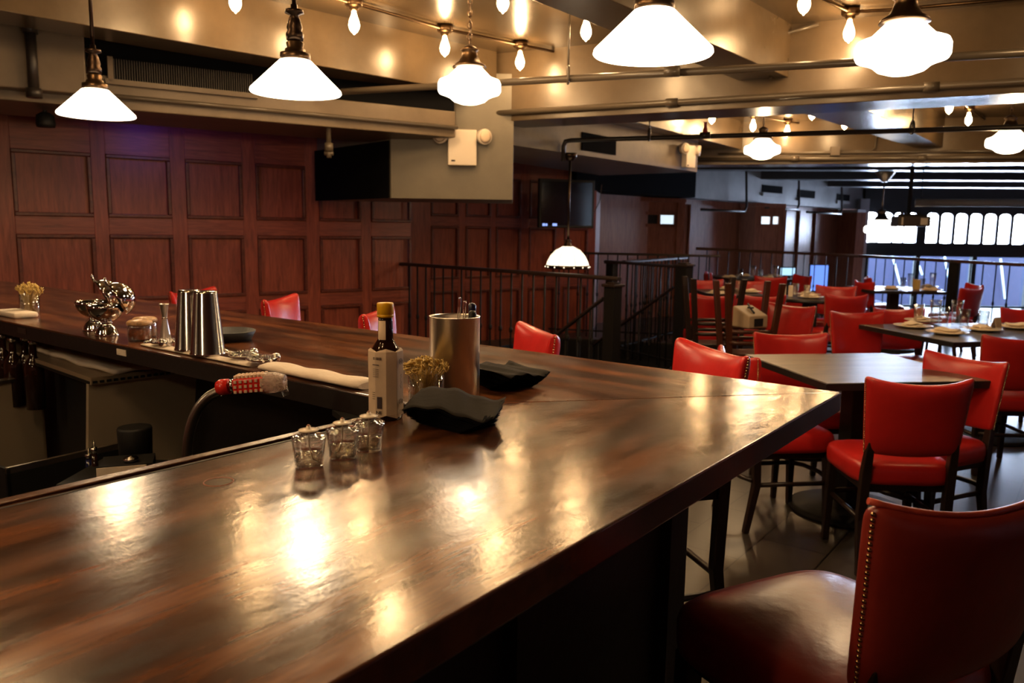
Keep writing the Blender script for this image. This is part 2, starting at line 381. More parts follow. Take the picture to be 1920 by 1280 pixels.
bm = B(); slab(bm, (-1.1, 8.05), (-1.35, 9.5), 0.08, -2.8, 2.6, 1); struct('wall_return', bm, M['redoak'])
bm = B(); e_ = P2 + E2 * sw(1115, P2, E2); slab(bm, e_, (1.35, 12.5), 0.08, -1.5, 2.7, 1); struct('wall_passage', bm, M['booth'])
bm = B(); p3_ = Z(1296, 371, 1.97); prism(bm, [(e_.x - 0.3, e_.y - 0.4), (p3_.x, p3_.y - 0.3), (p3_.x - 0.3, p3_.y + 0.5), (e_.x - 1.5, e_.y + 1.5)], 1.965, 2.76); struct('wall_header', bm, M['flatblack'])  # added black block; its colour gives the shade of the recess behind the soffit

# --- ceiling beams (visible lower edges traced on the plan at their own heights)
T1a = Z(880, 231, 2.25); T1b = Z(1920, 174, 2.25); d1 = (T1b - T1a).normalized()
T1a = T1a - d1 * 0.35; T1b = T1b + d1 * 6
def s2(v): return (v.x, v.y)
bm = B(); slab(bm, s2(T1a), s2(T1b), 0.42, 2.25, 2.78, 1)
beam = struct('ceiling_beam', bm, M['ceil'], bevel=0.004)
# longitudinal beam before T1
a = Z(997, 0, 2.43); b = Z(1400, 157, 2.43); c = Z(1478, 145, 2.43); d = Z(1145, 0, 2.43)
e1 = (b - a).normalized(); e2 = (c - d).normalized()
bm = B(); prism(bm, [s2(a - e1 * 4), s2(b + e1 * 0.02), s2(c + e2 * 0.02), s2(d - e2 * 4)], 2.43, 2.78)
struct('ceiling_beam', bm, M['ceil'], bevel=0.004)
# beam on the left of the first coffer
a = Z(256, 64, 2.43); b = Z(786, 156, 2.43); e1 = (b - a).normalized(); n1 = Vector((-e1.y, e1.x, 0))
bb = b + e1 * 0.75; aa = a - e1 * 4
bm = B(); prism(bm, [s2(aa), s2(bb), s2(bb + n1 * 0.30), s2(aa + n1 * 0.30)], 2.43, 2.78)
struct('ceiling_beam', bm, M['ceil'], bevel=0.004)
# beams beyond T1
a = Z(1165, 222, 2.43); b = Z(1440, 293, 2.43); e1 = (b - a).normalized(); n1 = Vector((-e1.y, e1.x, 0))
bm = B(); prism(bm, [s2(a), s2(b + e1 * 0.6), s2(b + e1 * 0.6 + n1 * 1.1), s2(a + n1 * 1.1)], 2.43, 2.78)
struct('ceiling_beam', bm, M['ceil'], bevel=0.004)
a = Z(1498, 211, 2.43); b = Z(1712, 276, 2.43); c = Z(1771, 278, 2.43); d = Z(1624, 206, 2.43)
bm = B(); prism(bm, [s2(a), s2(b), s2(c), s2(d)], 2.43, 2.78)
struct('ceiling_beam', bm, M['ceil'], bevel=0.004)
# second cross beam
T2a = Z(1300, 309, 2.25); T2b = Z(1920, 305, 2.25); d2 = (T2b - T2a).normalized()
bm = B(); slab(bm, s2(T2a - d2 * 0.9), s2(T2b + d2 * 6), 0.42, 2.25, 2.78, 1)
struct('ceiling_beam', bm, M['ceil'], bevel=0.004)
for k, yy in enumerate((12.2, 14.6, 17.0)):
    bm = B(); slab(bm, (2.6, yy + 0.8), (15.9, yy - 1.2), 0.35, 2.40, 2.78, 1)
    struct('ceiling_beam', bm, M['darkceil'])
bm = B(); prism(bm, [(1.5, 10.3), (15.9, 8.3), (15.9, 18.4), (1.5, 18.4)], 2.70, 2.755); struct('ceiling_dark', bm, M['darkceil'])

# --- ducts and soffits on the left
D0 = Z(235, 206, 2.1); D1 = Z(640, 240, 2.1); ed = (D1 - D0).normalized(); nd = Vector((-ed.y, ed.x, 0))
GA = Z(733, 371, 1.66); GA = Vector((-1.0, 6.52, 0)); GB = Vector((0.01, 6.55, 0))
def yy_at(px, yv):
    d = ray(px, 300); return Vector((d.x / d.y * yv, yv, 0))
GA = yy_at(733, 6.35); GB = yy_at(962, 6.35)
gz = CAM_H + ray(733, 371).z / ray(733, 371).y * 6.35
root = thing('air_duct', 'long tan painted air duct with louvred grille running above the panelled wall', 'duct', (0, 0, 0))
pl = D0 - ed * 2.2; pr = D1 + ed * 0.9
bm = B(); prism(bm, [s2(pl), s2(pr), s2(pr + nd * 0.75), s2(pl + nd * 0.75)], 2.1, 2.29)
obj('duct_body', bm, M['duct'], root, bevel=0.006)
bm = B(); prism(bm, [s2(pl + nd * 0.02), s2(pr + nd * 0.02), s2(pr + nd * 0.75), s2(pl + nd * 0.75)], 2.29, 2.74); obj('gap_shade', bm, M['flatblack'], root)  # black infill puts the shaded gap above the duct into colour
va = Z(205, 160, 2.2)
q0 = onwall(207, 150, Vector(s2(D0)), Vector((ed.x, ed.y))); q1 = onwall(473, 182, Vector(s2(D0)), Vector((ed.x, ed.y)))
qt = onwall(300, 118, Vector(s2(D0)), Vector((ed.x, ed.y))).z; qb = onwall(300, 163, Vector(s2(D0)), Vector((ed.x, ed.y))).z
gr = B(); L = (Vector(s2(q1)) - Vector(s2(q0))).length; mid = (q0 + q1) / 2
box(gr, (0, -0.004, 0), (L, 0.01, qt - qb))
g = obj('vent_grille', gr, M['flatblack'], root, loc=(mid.x - nd.x * 0.004, mid.y - nd.y * 0.004, (qt + qb) / 2), rz=math.atan2(ed.y, ed.x))
fr = B()
for (cx, cz, sx, sz) in ((0, -(qt - qb) / 2, L + 0.06, 0.03), (-L / 2, 0, 0.03, qt - qb)): box(fr, (cx, -0.012, cz), (sx, 0.03, sz))
obj('grille_frame', fr, M['duct'], g)
fn = B(); n_ = 60
for i in range(n_): box(fn, (-L / 2 + L * (i + 0.5) / n_, -0.014, 0), (0.006, 0.016, qt - qb - 0.02))
obj('louvre', fn, M['grille'], g)
tb = B(); e3 = Vector(s2(D0)); f0 = D0 - ed * 1.0 - nd * 0.03; f1 = pr - nd * 0.03
tube(tb, [(f0.x, f0.y, 2.17), (f1.x, f1.y, 2.17)], 0.014)
obj('conduit', tb, M['pipe'], root)
# grey drop box with emergency light, black flank
bm = B(); LB = yy_at(590, 7.25); RB = Vector((0.25, 7.3, 0))
prism(bm, [s2(GA), s2(GB), (GB.x, 7.35), (LB.x, 7.35 + 0.0)], gz, 2.6)
bx = struct('wall_bulkhead', bm, M['ductgrey'])
bm = B(); slab(bm, (LB.x - 0.01, 7.33), (GA.x - 0.012, GA.y + 0.005), 0.012, gz - 0.002, 2.09, -1); obj('black_panel', bm, M['flatblack'], bx)
# soffit right of the box
S0 = Z(962, 272, 2.1); S1 = Z(1088, 291, 2.1); S2 = Z(1296, 321, 2.1)
es = (S2 - S0).normalized(); nsf = Vector((-es.y, es.x, 0))
SA = S0 - es * 0.15
bm = B(); prism(bm, [s2(SA), s2(S2 + es * 0.15), s2(S2 + es * 0.15 + nsf * 1.3), s2(SA + nsf * 0.9)], 2.1, 2.76)
sof = struct('wall_soffit', bm, M['duct'])
bm = B(); q0 = onwall(1090, 258, Vector(s2(S0)), Vector((es.x, es.y))); q1 = onwall(1154, 258, Vector(s2(S0)), Vector((es.x, es.y)))
slab(bm, s2(q0 - nsf * 0.002), s2(q1 - nsf * 0.002), 0.01, q0.z - 0.11, q0.z + 0.05, -1); obj('vent_grille', bm, M['flatblack'], sof)
# plastered block on far left with riser pipes
LBK = Vector(s2(pl))
k0 = onwall(-60, 150, Vector(s2(D0)), Vector((ed.x, ed.y))) - nd * 0.12; k1 = onwall(158, 150, Vector(s2(D0)), Vector((ed.x, ed.y))) - nd * 0.12
zt_ = onwall(100, 50, Vector(s2(D0)), Vector((ed.x, ed.y))).z; zb_ = onwall(100, 177, Vector(s2(D0)), Vector((ed.x, ed.y))).z
bm = B(); slab(bm, s2(k0 - ed * 1.0), s2(k1), 0.4, zb_, zt_, 1); struct('wall_block', bm, M['duct'], bevel=0.01)
t = thing('riser_pipe', 'dark vertical riser pipe in front of the plastered block at far left', 'pipe')
a = onwall(55, 55, Vector(s2(k1)), Vector((ed.x, ed.y))) - nd * 0.05; b = onwall(57, 178, Vector(s2(k1)), Vector((ed.x, ed.y))) - nd * 0.05
bm = B(); tube(bm, [(a.x, a.y, b.z), (a.x, a.y, a.z)], 0.028); obj('pipe_run', bm, M['pipedark'], t)
bm = B(); tube(bm, [(a.x, a.y, a.z - 0.03), (a.x, a.y, a.z + 0.02)], 0.04); obj('coupling', bm, M['pipedark'], t)
bm = B(); tube(bm, [(a.x, a.y, b.z - 0.02), (a.x, a.y, b.z + 0.03)], 0.04); obj('coupling', bm, M['pipedark'], t)
t = thing('riser_pipe', 'short thick dark pipe stub in the ceiling above the plastered block', 'pipe')
a = onwall(76, 42, Vector(s2(k1)), Vector((ed.x, ed.y))) - nd * 0.1
bm = B(); tube(bm, [(a.x, a.y, a.z), (a.x, a.y, 2.75)], 0.03); obj('pipe_run', bm, M['pipedark'], t)
bm = B(); tube(bm, [(a.x, a.y, a.z - 0.01), (a.x, a.y, a.z + 0.05)], 0.04); obj('coupling', bm, M['pipedark'], t)
# black spotlight under the duct (unlit; the blue light comes from elsewhere)
t = thing('spotlight', 'small black spotlight under the duct at far left', 'light')
a = D0 - ed * 0.40 + nd * 0.35
bm = B(); lathe(bm, [(0, 0.07), (0.05, 0.07), (0.055, 0.09), (0.05, 0.14), (0.02, 0.16), (0, 0.16)], 20, (a.x, a.y, 1.93)); obj('housing', bm, M['black'], t)
bm = B(); tube(bm, [(a.x, a.y, 2.08), (a.x, a.y, 2.12)], 0.012); obj('stem', bm, M['black'], t)

# --- far wall with doors and slate duct
P3 = Vector(s2(Z(1296, 371, 1.97))); P3b = Vector(s2(Z(1617, 393, 1.97))); E3 = (P3b - P3).normalized(); N3 = Vector((E3.y, -E3.x))
bm = B(); slab(bm, P3, P3b, 0.5, 1.97, 2.75, 1)
sd = struct('wall_duct', bm, M['ductblue'])
for (x0, y0, x1, y1) in ((1429, 346, 1466, 363), (1495, 355, 1527, 372), (1569, 363, 1592, 377)):
    a = onwall(x0, y0, P3, E3); b = onwall(x1, y1, P3, E3); bm = B()
    slab(bm, (a.x + N3.x * 0.01, a.y + N3.y * 0.01), (b.x + N3.x * 0.01, b.y + N3.y * 0.01), 0.05, b.z, a.z, 1); v = obj('vent_grille', bm, M['flatblack'], sd)
    bm = B()
    slab(bm, (a.x + N3.x * 0.03, a.y + N3.y * 0.03), (b.x + N3.x * 0.03, b.y + N3.y * 0.03), 0.05, b.z - 0.07, b.z - 0.01, 1); obj('grille_frame', bm, M['ductblue'], v)
bm = B(); slab(bm, P3 - E3 * 6.0 - N3 * 0.35, P3b + E3 * 0.3 - N3 * 0.35, 0.1, -1.5, 1.97, 1); struct('wall_far', bm, M['booth'])
# slate conduit drops on it
for i, (x0, y0, x1, y1, lab) in enumerate(((1385, 312, 1300, 397, 'nearest of three dark pipe drops on the slate duct'), (1484, 328, 1421, 393, 'middle pipe drop on the slate duct beside the first grille'), (1565, 345, 1499, 401, 'furthest pipe drop on the slate duct beyond the second grille'))):
    a = onwall(x0, y0, P3, E3); q = onwall(x0, y1, P3, E3); r = onwall(x1, y1, P3, E3); o3 = Vector((N3.x, N3.y, 0)) * 0.15
    bm = B(); tube(bm, [a + o3 + Vector((0, 0, 0.6)), a + o3, q + o3 + Vector((0, 0, 0.1)), q + o3 + Vector((-E3.x * 0.06, -E3.y * 0.06, 0)), Vector((r.x, r.y, q.z)) + o3], 0.022)
    tag(obj('pipe_drop', bm, M['pipedark'], None), lab, 'pipe', 'pipe drops on the slate duct')
# vestibule boxes / doors with small windows
def vest(name, pxl, pxc, pxr, ptop, wins, label, P=P3, back=0.8, crown=M['booth']):
    cc = Z(pxc, ptop, 1.95)
    l = ray(pxl, 400); r = ray(pxr, 400)
    dl = Vector((-E3.x, -E3.y)); dr = Vector((E3.x, E3.y))
    n = Vector((N3.x, N3.y))
    # left face goes back along -n rotated, right face along E3
    c2 = Vector((cc.x, cc.y))
    def hit(rr, dv):
        # c2 + t*dv on ray rr
        k = rr.x / rr.y; tt = (k * c2.y - c2.x) / (dv.x - k * dv.y); return c2 + dv * tt
    pl_ = hit(l, Vector((-0.35, 0.94))); pr_ = hit(r, Vector((0.92, 0.39)))
    t = thing(name, label, 'door booth', (0, 0, 0))
    bm = B(); prism(bm, [pl_, c2, pr_, pr_ + Vector((-0.35, 0.94)) * back, pl_ + Vector((0.12, 0.35))], -1.5, 1.89)
    obj('cabinet_body', bm, M['booth'], t)
    bm = B(); g = 0.07
    cen = (pl_ + pr_) / 2
    prism(bm, [pl_ + (pl_ - cen) * 0.05, c2 + (c2 - cen - Vector((0, 0.5))) * 0.08, pr_ + (pr_ - cen) * 0.05, pr_ + Vector((-0.35, 0.94)) * back, pl_ + Vector((0.12, 0.35))], 1.89, 1.955)
    obj('cornice', bm, crown, t)
    for (x0, x1, y0, y1, which, mm) in wins:
        A = pl_ if which == 'L' else c2; Bq = c2 if which == 'L' else pr_
        e = (Bq - A).normalized(); a = onwall(x0, y0, A, e); b = onwall(x1, y1, A, e)
        nn = Vector((e.y, -e.x))
        bm = B(); slab(bm, (a.x + nn.x * 0.004, a.y + nn.y * 0.004), (b.x + nn.x * 0.004, b.y + nn.y * 0.004), 0.02, b.z, a.z, 1)
        obj('window_pane', bm, mm, t)
        bm = B(); q = 0.05
        A2 = Vector((a.x, a.y)) + nn * 0.03; B2 = Vector((b.x, b.y)) + nn * 0.03
        slab(bm, A2 - e * q, B2 + e * q, 0.04, a.z, a.z + q, 1); slab(bm, A2 - e * q, B2 + e * q, 0.04, b.z - q, b.z, 1)
        slab(bm, A2 - e * q, A2, 0.04, b.z, a.z, 1); slab(bm, B2, B2 + e * q, 0.04, b.z, a.z, 1)
        obj('window_trim', bm, M['booth'], t)
    # raised stiles on right face
    e = (pr_ - c2).normalized(); nn = Vector((e.y, -e.x)); L_ = (pr_ - c2).length
    bm = B()
    for s0_, s1_ in ((0, 0.14), (L_ - 0.14, L_)): slab(bm, c2 + e * s0_ + nn * 0.03, c2 + e * s1_ + nn * 0.03, 0.03, -1.5, 1.89, 1)
    obj('stile', bm, M['booth'], t)
    return t
vest('door_booth', 1112, 1187, 1282, 370, [(1121, 1170, 401, 419, 'L', M['black']), (1137, 1168, 407, 418, 'L', M['smallpane_warm']), (1197, 1262, 402, 420, 'R', M['black']), (1237, 1262, 403, 420, 'R', M['smallpane'])], 'wooden vestibule with cornice and slit windows just beyond the stair rail')
vest('door_booth', 1346, 1416, 1470, 381, [(1424, 1443, 406, 420, 'R', M['smallpane']), (1447, 1461, 406, 420, 'R', M['smallpane'])], 'second wooden vestibule with two small bright panes under the slate duct')
vest('door_booth', 1562, 1606, 1622, 393, [], 'furthest wooden pier beside the bright front windows', back=0.3, crown=M['paleframe'])
# recessed panels of far wall
bm = B(); PW = P3 - N3 * 0.33
for (x0, x1) in ((1292, 1343), (1472, 1484), (1498, 1520), (1528, 1556)):
    a = onwall(x0, 405, PW, E3); b = onwall(x1, 405, PW, E3); slab(bm, (a.x, a.y), (b.x, b.y), 0.03, -1.4, 1.88, -1)
tag(obj('wall_panel', bm, M['booth']), 'raised wood panels of the far wall under the slate duct', 'panelling')
bpy.data.objects['wall_panel']['kind'] = 'structure'

# --- window wall, 18 m away
WY = 18.5
def wpt(px, py): 
    d = ray(px, py); t = (WY - 0.02 * 0) / d.y; return Vector((d.x * t, WY, CAM_H + d.z * t))
ztw = 1.91; zbw = 1.24
wx0 = wpt(1618, 430).x
bm = B()
prism(bm, [(wx0, WY), (16, WY), (16, WY + 0.2), (wx0, WY + 0.2)], ztw, 2.75)
prism(bm, [(wx0, WY), (16, WY), (16, WY + 0.2), (wx0, WY + 0.2)], 0.93, zbw)
prism(bm, [(wx0, WY), (16, WY), (16, WY + 0.2), (wx0, WY + 0.2)], -1.5, -1.35)
struct('wall_front', bm, M['black'])
panes = [(1619, 1645), (1647, 1673), (1676, 1694), (1697, 1719)] + [(1737 + 27.2 * i, 1758 + 27.2 * i) for i in range(12)]
root = B(); 
# mullions with arched heads as one window frame, panes as parts
bm = B()
edges = [wx0] 
for a_, b_ in panes: edges += [wpt(a_, 430).x, wpt(b_, 430).x]
edges.append(16)
for i in range(0, len(edges), 2): prism(bm, [(edges[i], WY), (edges[i + 1], WY), (edges[i + 1], WY + 0.08), (edges[i], WY + 0.08)], zbw, ztw)
for k in range(len(panes)):
    xa, xb = edges[2 * k + 1], edges[2 * k + 2]; wd = xb - xa; r = wd * 0.33
    for sx, x0 in ((1, xa), (-1, xb)):
        pts = [(x0, ztw)] + [(x0 + sx * (r - r * math.cos(t * PI / 2 / 6)), ztw - r + r * math.sin(t * PI / 2 / 6)) for t in range(7)]
        f0 = [bm.verts.new((p[0], WY, p[1])) for p in pts]; f1 = [bm.verts.new((p[0], WY + 0.08, p[1])) for p in pts]
        try:
            bm.faces.new(f0); bm.faces.new(list(reversed(f1)))
            for i in range(len(pts)): bm.faces.new((f0[i], f1[i], f1[(i + 1) % len(pts)], f0[(i + 1) % len(pts)]))
        except ValueError: pass
win = struct('window_1', bm, M['black'])
for k in range(len(panes)):
    bm = B(); xa, xb = edges[2 * k + 1], edges[2 * k + 2]; box(bm, ((xa + xb) / 2, WY + 0.07, (zbw + ztw) / 2), (xb - xa, 0.01, ztw - zbw))
    obj('pane', bm, M['white_panes'], win)
# lower windows: frame
bm = B(); ms = [wpt(p, 520).x for p in (1622, 1718, 1824, 1930, 2040, 2150, 2260)]
for x in ms: box(bm, (x, WY + 0.05, -0.2), (0.1, 0.12, 2.4))
box(bm, ((ms[0] + 16) / 2, WY + 0.05, -0.22), (16 - ms[0], 0.06, 0.05))
win2 = struct('window_2', bm, M['black'])
bm = B(); box(bm, ((ms[0] + 16) / 2, WY + 0.1, -0.2), (16 - ms[0], 0.01, 2.3)); obj('glass_pane', bm, M['window_glass'], win2)
# what lies outside: shaded facade and sunlit pavement
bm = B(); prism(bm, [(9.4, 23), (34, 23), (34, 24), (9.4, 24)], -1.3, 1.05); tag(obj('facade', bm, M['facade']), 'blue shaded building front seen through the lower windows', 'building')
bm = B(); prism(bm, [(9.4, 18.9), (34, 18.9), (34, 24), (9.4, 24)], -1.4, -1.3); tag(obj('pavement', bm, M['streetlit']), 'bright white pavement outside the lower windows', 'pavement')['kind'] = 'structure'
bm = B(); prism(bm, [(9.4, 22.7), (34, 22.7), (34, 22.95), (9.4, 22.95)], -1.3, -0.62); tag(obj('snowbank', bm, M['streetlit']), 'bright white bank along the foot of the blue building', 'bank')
bm = B()
for (x0, y0, x1, y1) in ((1673, 478, 1688, 534), (1771, 480, 1781, 535), (1876, 485, 1884, 560), (1722, 495, 1729, 515)):
    a = ray(x0, y0); b = ray(x1, y1); ta = 22.9 / a.y; tb_ = 22.9 / b.y
    tube(bm, [(a.x * ta, 22.9, CAM_H + a.z * ta), (b.x * tb_, 22.9, CAM_H + b.z * tb_)], 0.025, 6)
tag(obj('slanted_rods', bm, mat('pale_rod', (0.6, 0.75, 0.85), 0.4)), 'pale slanted rods on the blue building front outside', 'rods')
bm = B(); prism(bm, [(wx0 - 0.22, 18.2), (wx0 - 0.02, 18.2), (wx0 - 0.02, 18.45), (wx0 - 0.22, 18.45)], -1.5, 2.2); struct('trim_1', bm, M['paleframe'])
bm = B(); slab(bm, (3.0, 18.75), (wx0 + 0.0, 18.75), 0.1, -1.5, 2.75, 1); struct('wall_end', bm, M['booth'])

# ============================================================ PIPES
def pipe_run(name, pts, r, m, label, hangers=(), fit=(), cat='pipe'):
    t = thing(name, label, cat)
    bm = B(); tube(bm, pts, r, 12); obj('pipe_run', bm, m, t)
    for (p, ztop) in hangers:
        bm = B(); tube(bm, [(p.x, p.y, p.z + r), (p.x, p.y, ztop)], 0.006, 6)
        h = obj('hanger_rod', bm, m, t)
        bm = B()
        ring = [(p.x, p.y + math.cos(a) * (r + 0.012), p.z + 0.02 + math.sin(a) * (r + 0.028)) for a in [2 * PI * k / 14 for k in range(14)]]
        tube(bm, ring, 0.008, 6, close=True); obj('hanger_clamp', bm, m, h)
    for p in fit:
        bm = B(); tube(bm, [(p.x - 0.04, p.y + 0.012, p.z), (p.x + 0.04, p.y - 0.012, p.z)], r * 1.45, 10); obj('coupling', bm, m, t)
    return t
def Zl(*a): return [Z(px, py, z) for px, py, z in a]
p = Zl((640, 172, 2.3), (930, 156, 2.3), (1065, 147, 2.3), (1260, 134, 2.3), (1380, 127, 2.3), (1610, 113, 2.3), (1920, 96, 2.3))
pe = p[-1] + (p[-1] - p[-2]) * 3
pipe_run('ceiling_pipe', [p[0], pe], 0.021, M['pipe'], 'nearest overhead sprinkler pipe crossing the frame under the gold ceiling', [(p[2] , 2.74)], [p[3]])
bm = B(); q = p[3]; lathe(bm, [(0, 0.02), (0.016, 0.02), (0.016, 0.05), (0.01, 0.06), (0.012, 0.1), (0.02, 0.105), (0, 0.105)], 14, (q.x, q.y, q.z))
tag(obj('sprinkler_head', bm, M['redpaint']), 'sprinkler head on the nearest overhead pipe behind the large cone lamp', 'sprinkler')
dd = Vector((d1.x, d1.y, 0)); nT = Vector((-d1.y, d1.x, 0))
a = Z(960, 214, 2.285); b = Z(1920, 162, 2.285)
a = T1a + Vector((0, 0, 0.06)) - nT * 0.035; b = T1b + Vector((0, 0, 0.06)) - nT * 0.035
pipe_run('ceiling_pipe', [a, b], 0.02, M['pipe'], 'pipe fixed low along the face of the first cross beam', [], [a + dd * 2.0, a + dd * 3.6])
p = Zl((1057, 263, 2.2), (1217, 257, 2.2), (1322, 254, 2.2), (1500, 249, 2.2), (1710, 244, 2.2), (1920, 238, 2.2))
el = p[0]
pe = p[-1] + (p[-1] - p[0]).normalized() * 5
pipe_run('ceiling_pipe', [(el.x, el.y, 2.02), (el.x, el.y, 2.15), (el.x + 0.015, el.y, 2.19), (el.x + 0.06, el.y - 0.01, 2.2), pe], 0.02, M['pipedark'], 'dark sprinkler pipe with an elbow running beyond the first cross beam', [(p[1], 2.4), (p[4], 2.5)], [p[2]])
bm = B(); q = p[2]; lathe(bm, [(0, 0.02), (0.02, 0.02), (0.02, 0.05), (0.012, 0.06), (0.012, 0.1), (0.024, 0.105), (0, 0.105)], 14, (q.x, q.y, q.z))
tag(obj('sprinkler_head', bm, M['redpaint']), 'red sprinkler head standing on the dark pipe past the first beam', 'sprinkler')
a = T2a + Vector((0, 0, 0.06)) - Vector((-d2.y, d2.x, 0)) * 0.04; b = a + d2 * 9
pipe_run('ceiling_pipe', [a, b], 0.024, M['pipe'], 'pipe along the foot of the second cross beam', [], [a + d2 * 1.2, a + d2 * 2.6])
a = a + Vector((0, 0, 0.07)); b = b + Vector((0, 0, 0.07)); a = a + d2 * 0.3
pipe_run('ceiling_pipe', [a, b], 0.014, M['pipe'], 'thin conduit just above the pipe on the second cross beam')
# conduit with box on T2
q = onwall(1565, 284, Vector(s2(T2a)), Vector(s2(d2))); nn2 = Vector((-d2.y, d2.x, 0))
t = thing('junction_box', 'small square junction box with bent conduit on the second cross beam', 'electrical box')
bm = B(); box(bm, q - nn2 * 0.04, (0.1, 0.07, 0.1), math.atan2(d2.y, d2.x)); obj('box_body', bm, M['duct'], t)
q2 = onwall(1640, 281, Vector(s2(T2a)), Vector(s2(d2))); q3 = onwall(1643, 250, Vector(s2(T2a)), Vector(s2(d2)))
bm = B(); tube(bm, [q - nn2 * 0.04, Vector((q2.x, q2.y, q.z)) - nn2 * 0.04 - Vector(d2) * 0.04, Vector((q2.x, q2.y, q.z + 0.04)) - nn2 * 0.04, Vector((q2.x, q2.y, q.z + 0.22)) - nn2 * 0.04], 0.011); obj('conduit', bm, M['pipe'], t)
# bent conduit near corner of beams (1450,30)-(1478,..)
t0 = onwall(1452, 60, Vector(s2(T1a)), Vector(s2(d1))) - nT * 0.05
bm = B(); tube(bm, [(t0.x, t0.y, 2.42), (t0.x, t0.y, 2.6), (t0.x + 0.02, t0.y, 2.67), (t0.x + 0.08, t0.y - 0.03, 2.70), (t0.x + 0.25, t0.y - 0.12, 2.735)], 0.011)
tag(obj('bent_conduit', bm, M['pipe']), 'bent conduit in the corner where the two gold beams meet', 'conduit')
# drop pipe with sprinkler at (615, 180-290)
q = Z(615, 185, 2.3)
t = thing('drop_pipe', 'vertical drop pipe with fittings in front of the black bulkhead', 'pipe')
bm = B(); tube(bm, [(q.x, q.y, 1.99), (q.x, q.y, 2.31)], 0.017); obj('pipe_run', bm, M['pipe'], t)
bm = B(); tube(bm, [(q.x, q.y, 1.945), (q.x, q.y, 2.0)], 0.03); tube(bm, [(q.x, q.y, 1.90), (q.x, q.y, 1.95)], 0.018); tube(bm, [(q.x - 0.03, q.y, 1.93), (q.x + 0.03, q.y, 1.93)], 0.015); obj('coupling', bm, M['pipe'], t)

# ============================================================ LAMPS
def rodtop(t, x, z0, z1, m, r=0.008): 
    bm = B(); tube(bm, [(0, 0, z0), (0, 0, z1)], r, 10); return obj('rod', bm, m, t)
def lamp_light(t, z, e, col=WARM, rad=0.035):
    l = bpy.data.lights.new('lamp_light', 'POINT'); l.energy = e; l.color = col; l.shadow_soft_size = rad
    o = bpy.data.objects.new('lamp_light', l); C.objects.link(o); o.parent = t; o.location = (0, 0, z); return o
def bulb_prof(s=1.0, z=0):                     # hanging down: z from 0 (cap) to -0.13
    return [(0.012 * s, z), (0.013 * s, z - 0.012 * s), (0.018 * s, z - 0.03 * s), (0.029 * s, z - 0.06 * s), (0.032 * s, z - 0.08 * s), (0.028 * s, z - 0.1 * s), (0.017 * s, z - 0.118 * s), (0.006 * s, z - 0.124 * s), (0.003 * s, z - 0.132 * s), (0, z - 0.133 * s)]
def cone_lamp(x, y, label):
    t = thing('pendant_lamp', label, 'lamp', (x, y, 1.875), 0, 'cone pendants over the bar')
    bm = B(); lathe(bm, [(0.045, 0.112), (0.053, 0.108), (0.151, 0.012), (0.153, 0.004), (0.150, 0.0), (0.146, 0.008), (0.048, 0.104), (0.043, 0.108)], 48); obj('lamp_shade', bm, M['shade'], t)
    bm = B(); lathe(bm, [(0, 0.175), (0.02, 0.175), (0.03, 0.165), (0.026, 0.15), (0.034, 0.145), (0.036, 0.135), (0.05, 0.132), (0.052, 0.108), (0.044, 0.106), (0.04, 0.12), (0, 0.125)], 28); obj('shade_holder', bm, M['brass'], t)
    bm = B(); lathe(bm, [(0.0, 0.29), (0.011, 0.29), (0.012, 0.275), (0.03, 0.272), (0.032, 0.262), (0.014, 0.255), (0.02, 0.24), (0.027, 0.215), (0.024, 0.205), (0.03, 0.195), (0.028, 0.175), (0, 0.172)], 24); obj('socket', bm, M['bronze'], t)
    bm = B(); lathe(bm, bulb_prof(1.0, 0.118), 16); obj('bulb', bm, M['bulb_in'], t)
    rodtop(t, 0, 0.285, 0.87, M['bronze'], 0.0075)
    bm = B(); lathe(bm, [(0.0, 0.875), (0.06, 0.875), (0.055, 0.86), (0.02, 0.84), (0, 0.84)], 24); obj('canopy', bm, M['bronze'], t)
    lamp_light(t, -0.03, LAMP_CONE)
    return t
M['bulb_in'] = mat('bulb_in_shade', (1, 0.9, 0.7), 0.2, emit=(1.0, 0.75, 0.45), es=12.0)
LAMP_CONE = 9.0; LAMP_SCHOOL = 12.0; LAMP_BULB = 2.0
for (px, py, lab) in ((181, 211, 'white cone glass pendant lamp at far left of the bar'), (555, 167, 'white cone glass pendant lamp, the middle one of the bar row'), (1224, 92, 'large near white cone glass pendant lamp at top centre'), ((-1.35, 0.25), None, 'added unseen cone glass pendant over the bar well left of the camera'), ((-2.6, 1.5), None, 'added unseen cone glass pendant over the bar well at far left')):  # the pair given by plan point is unseen, added to light the bar
    q = Z(px, py, 1.89) if py is not None else Vector((px[0], px[1], 0)); cone_lamp(q.x, q.y, lab)
SCH = [(0.048, 0.185), (0.058, 0.182), (0.085, 0.155), (0.11, 0.13), (0.132, 0.122), (0.150, 0.115), (0.157, 0.10), (0.157, 0.065), (0.150, 0.052), (0.128, 0.045), (0.10, 0.033), (0.078, 0.014), (0.045, 0.003), (0, 0)]
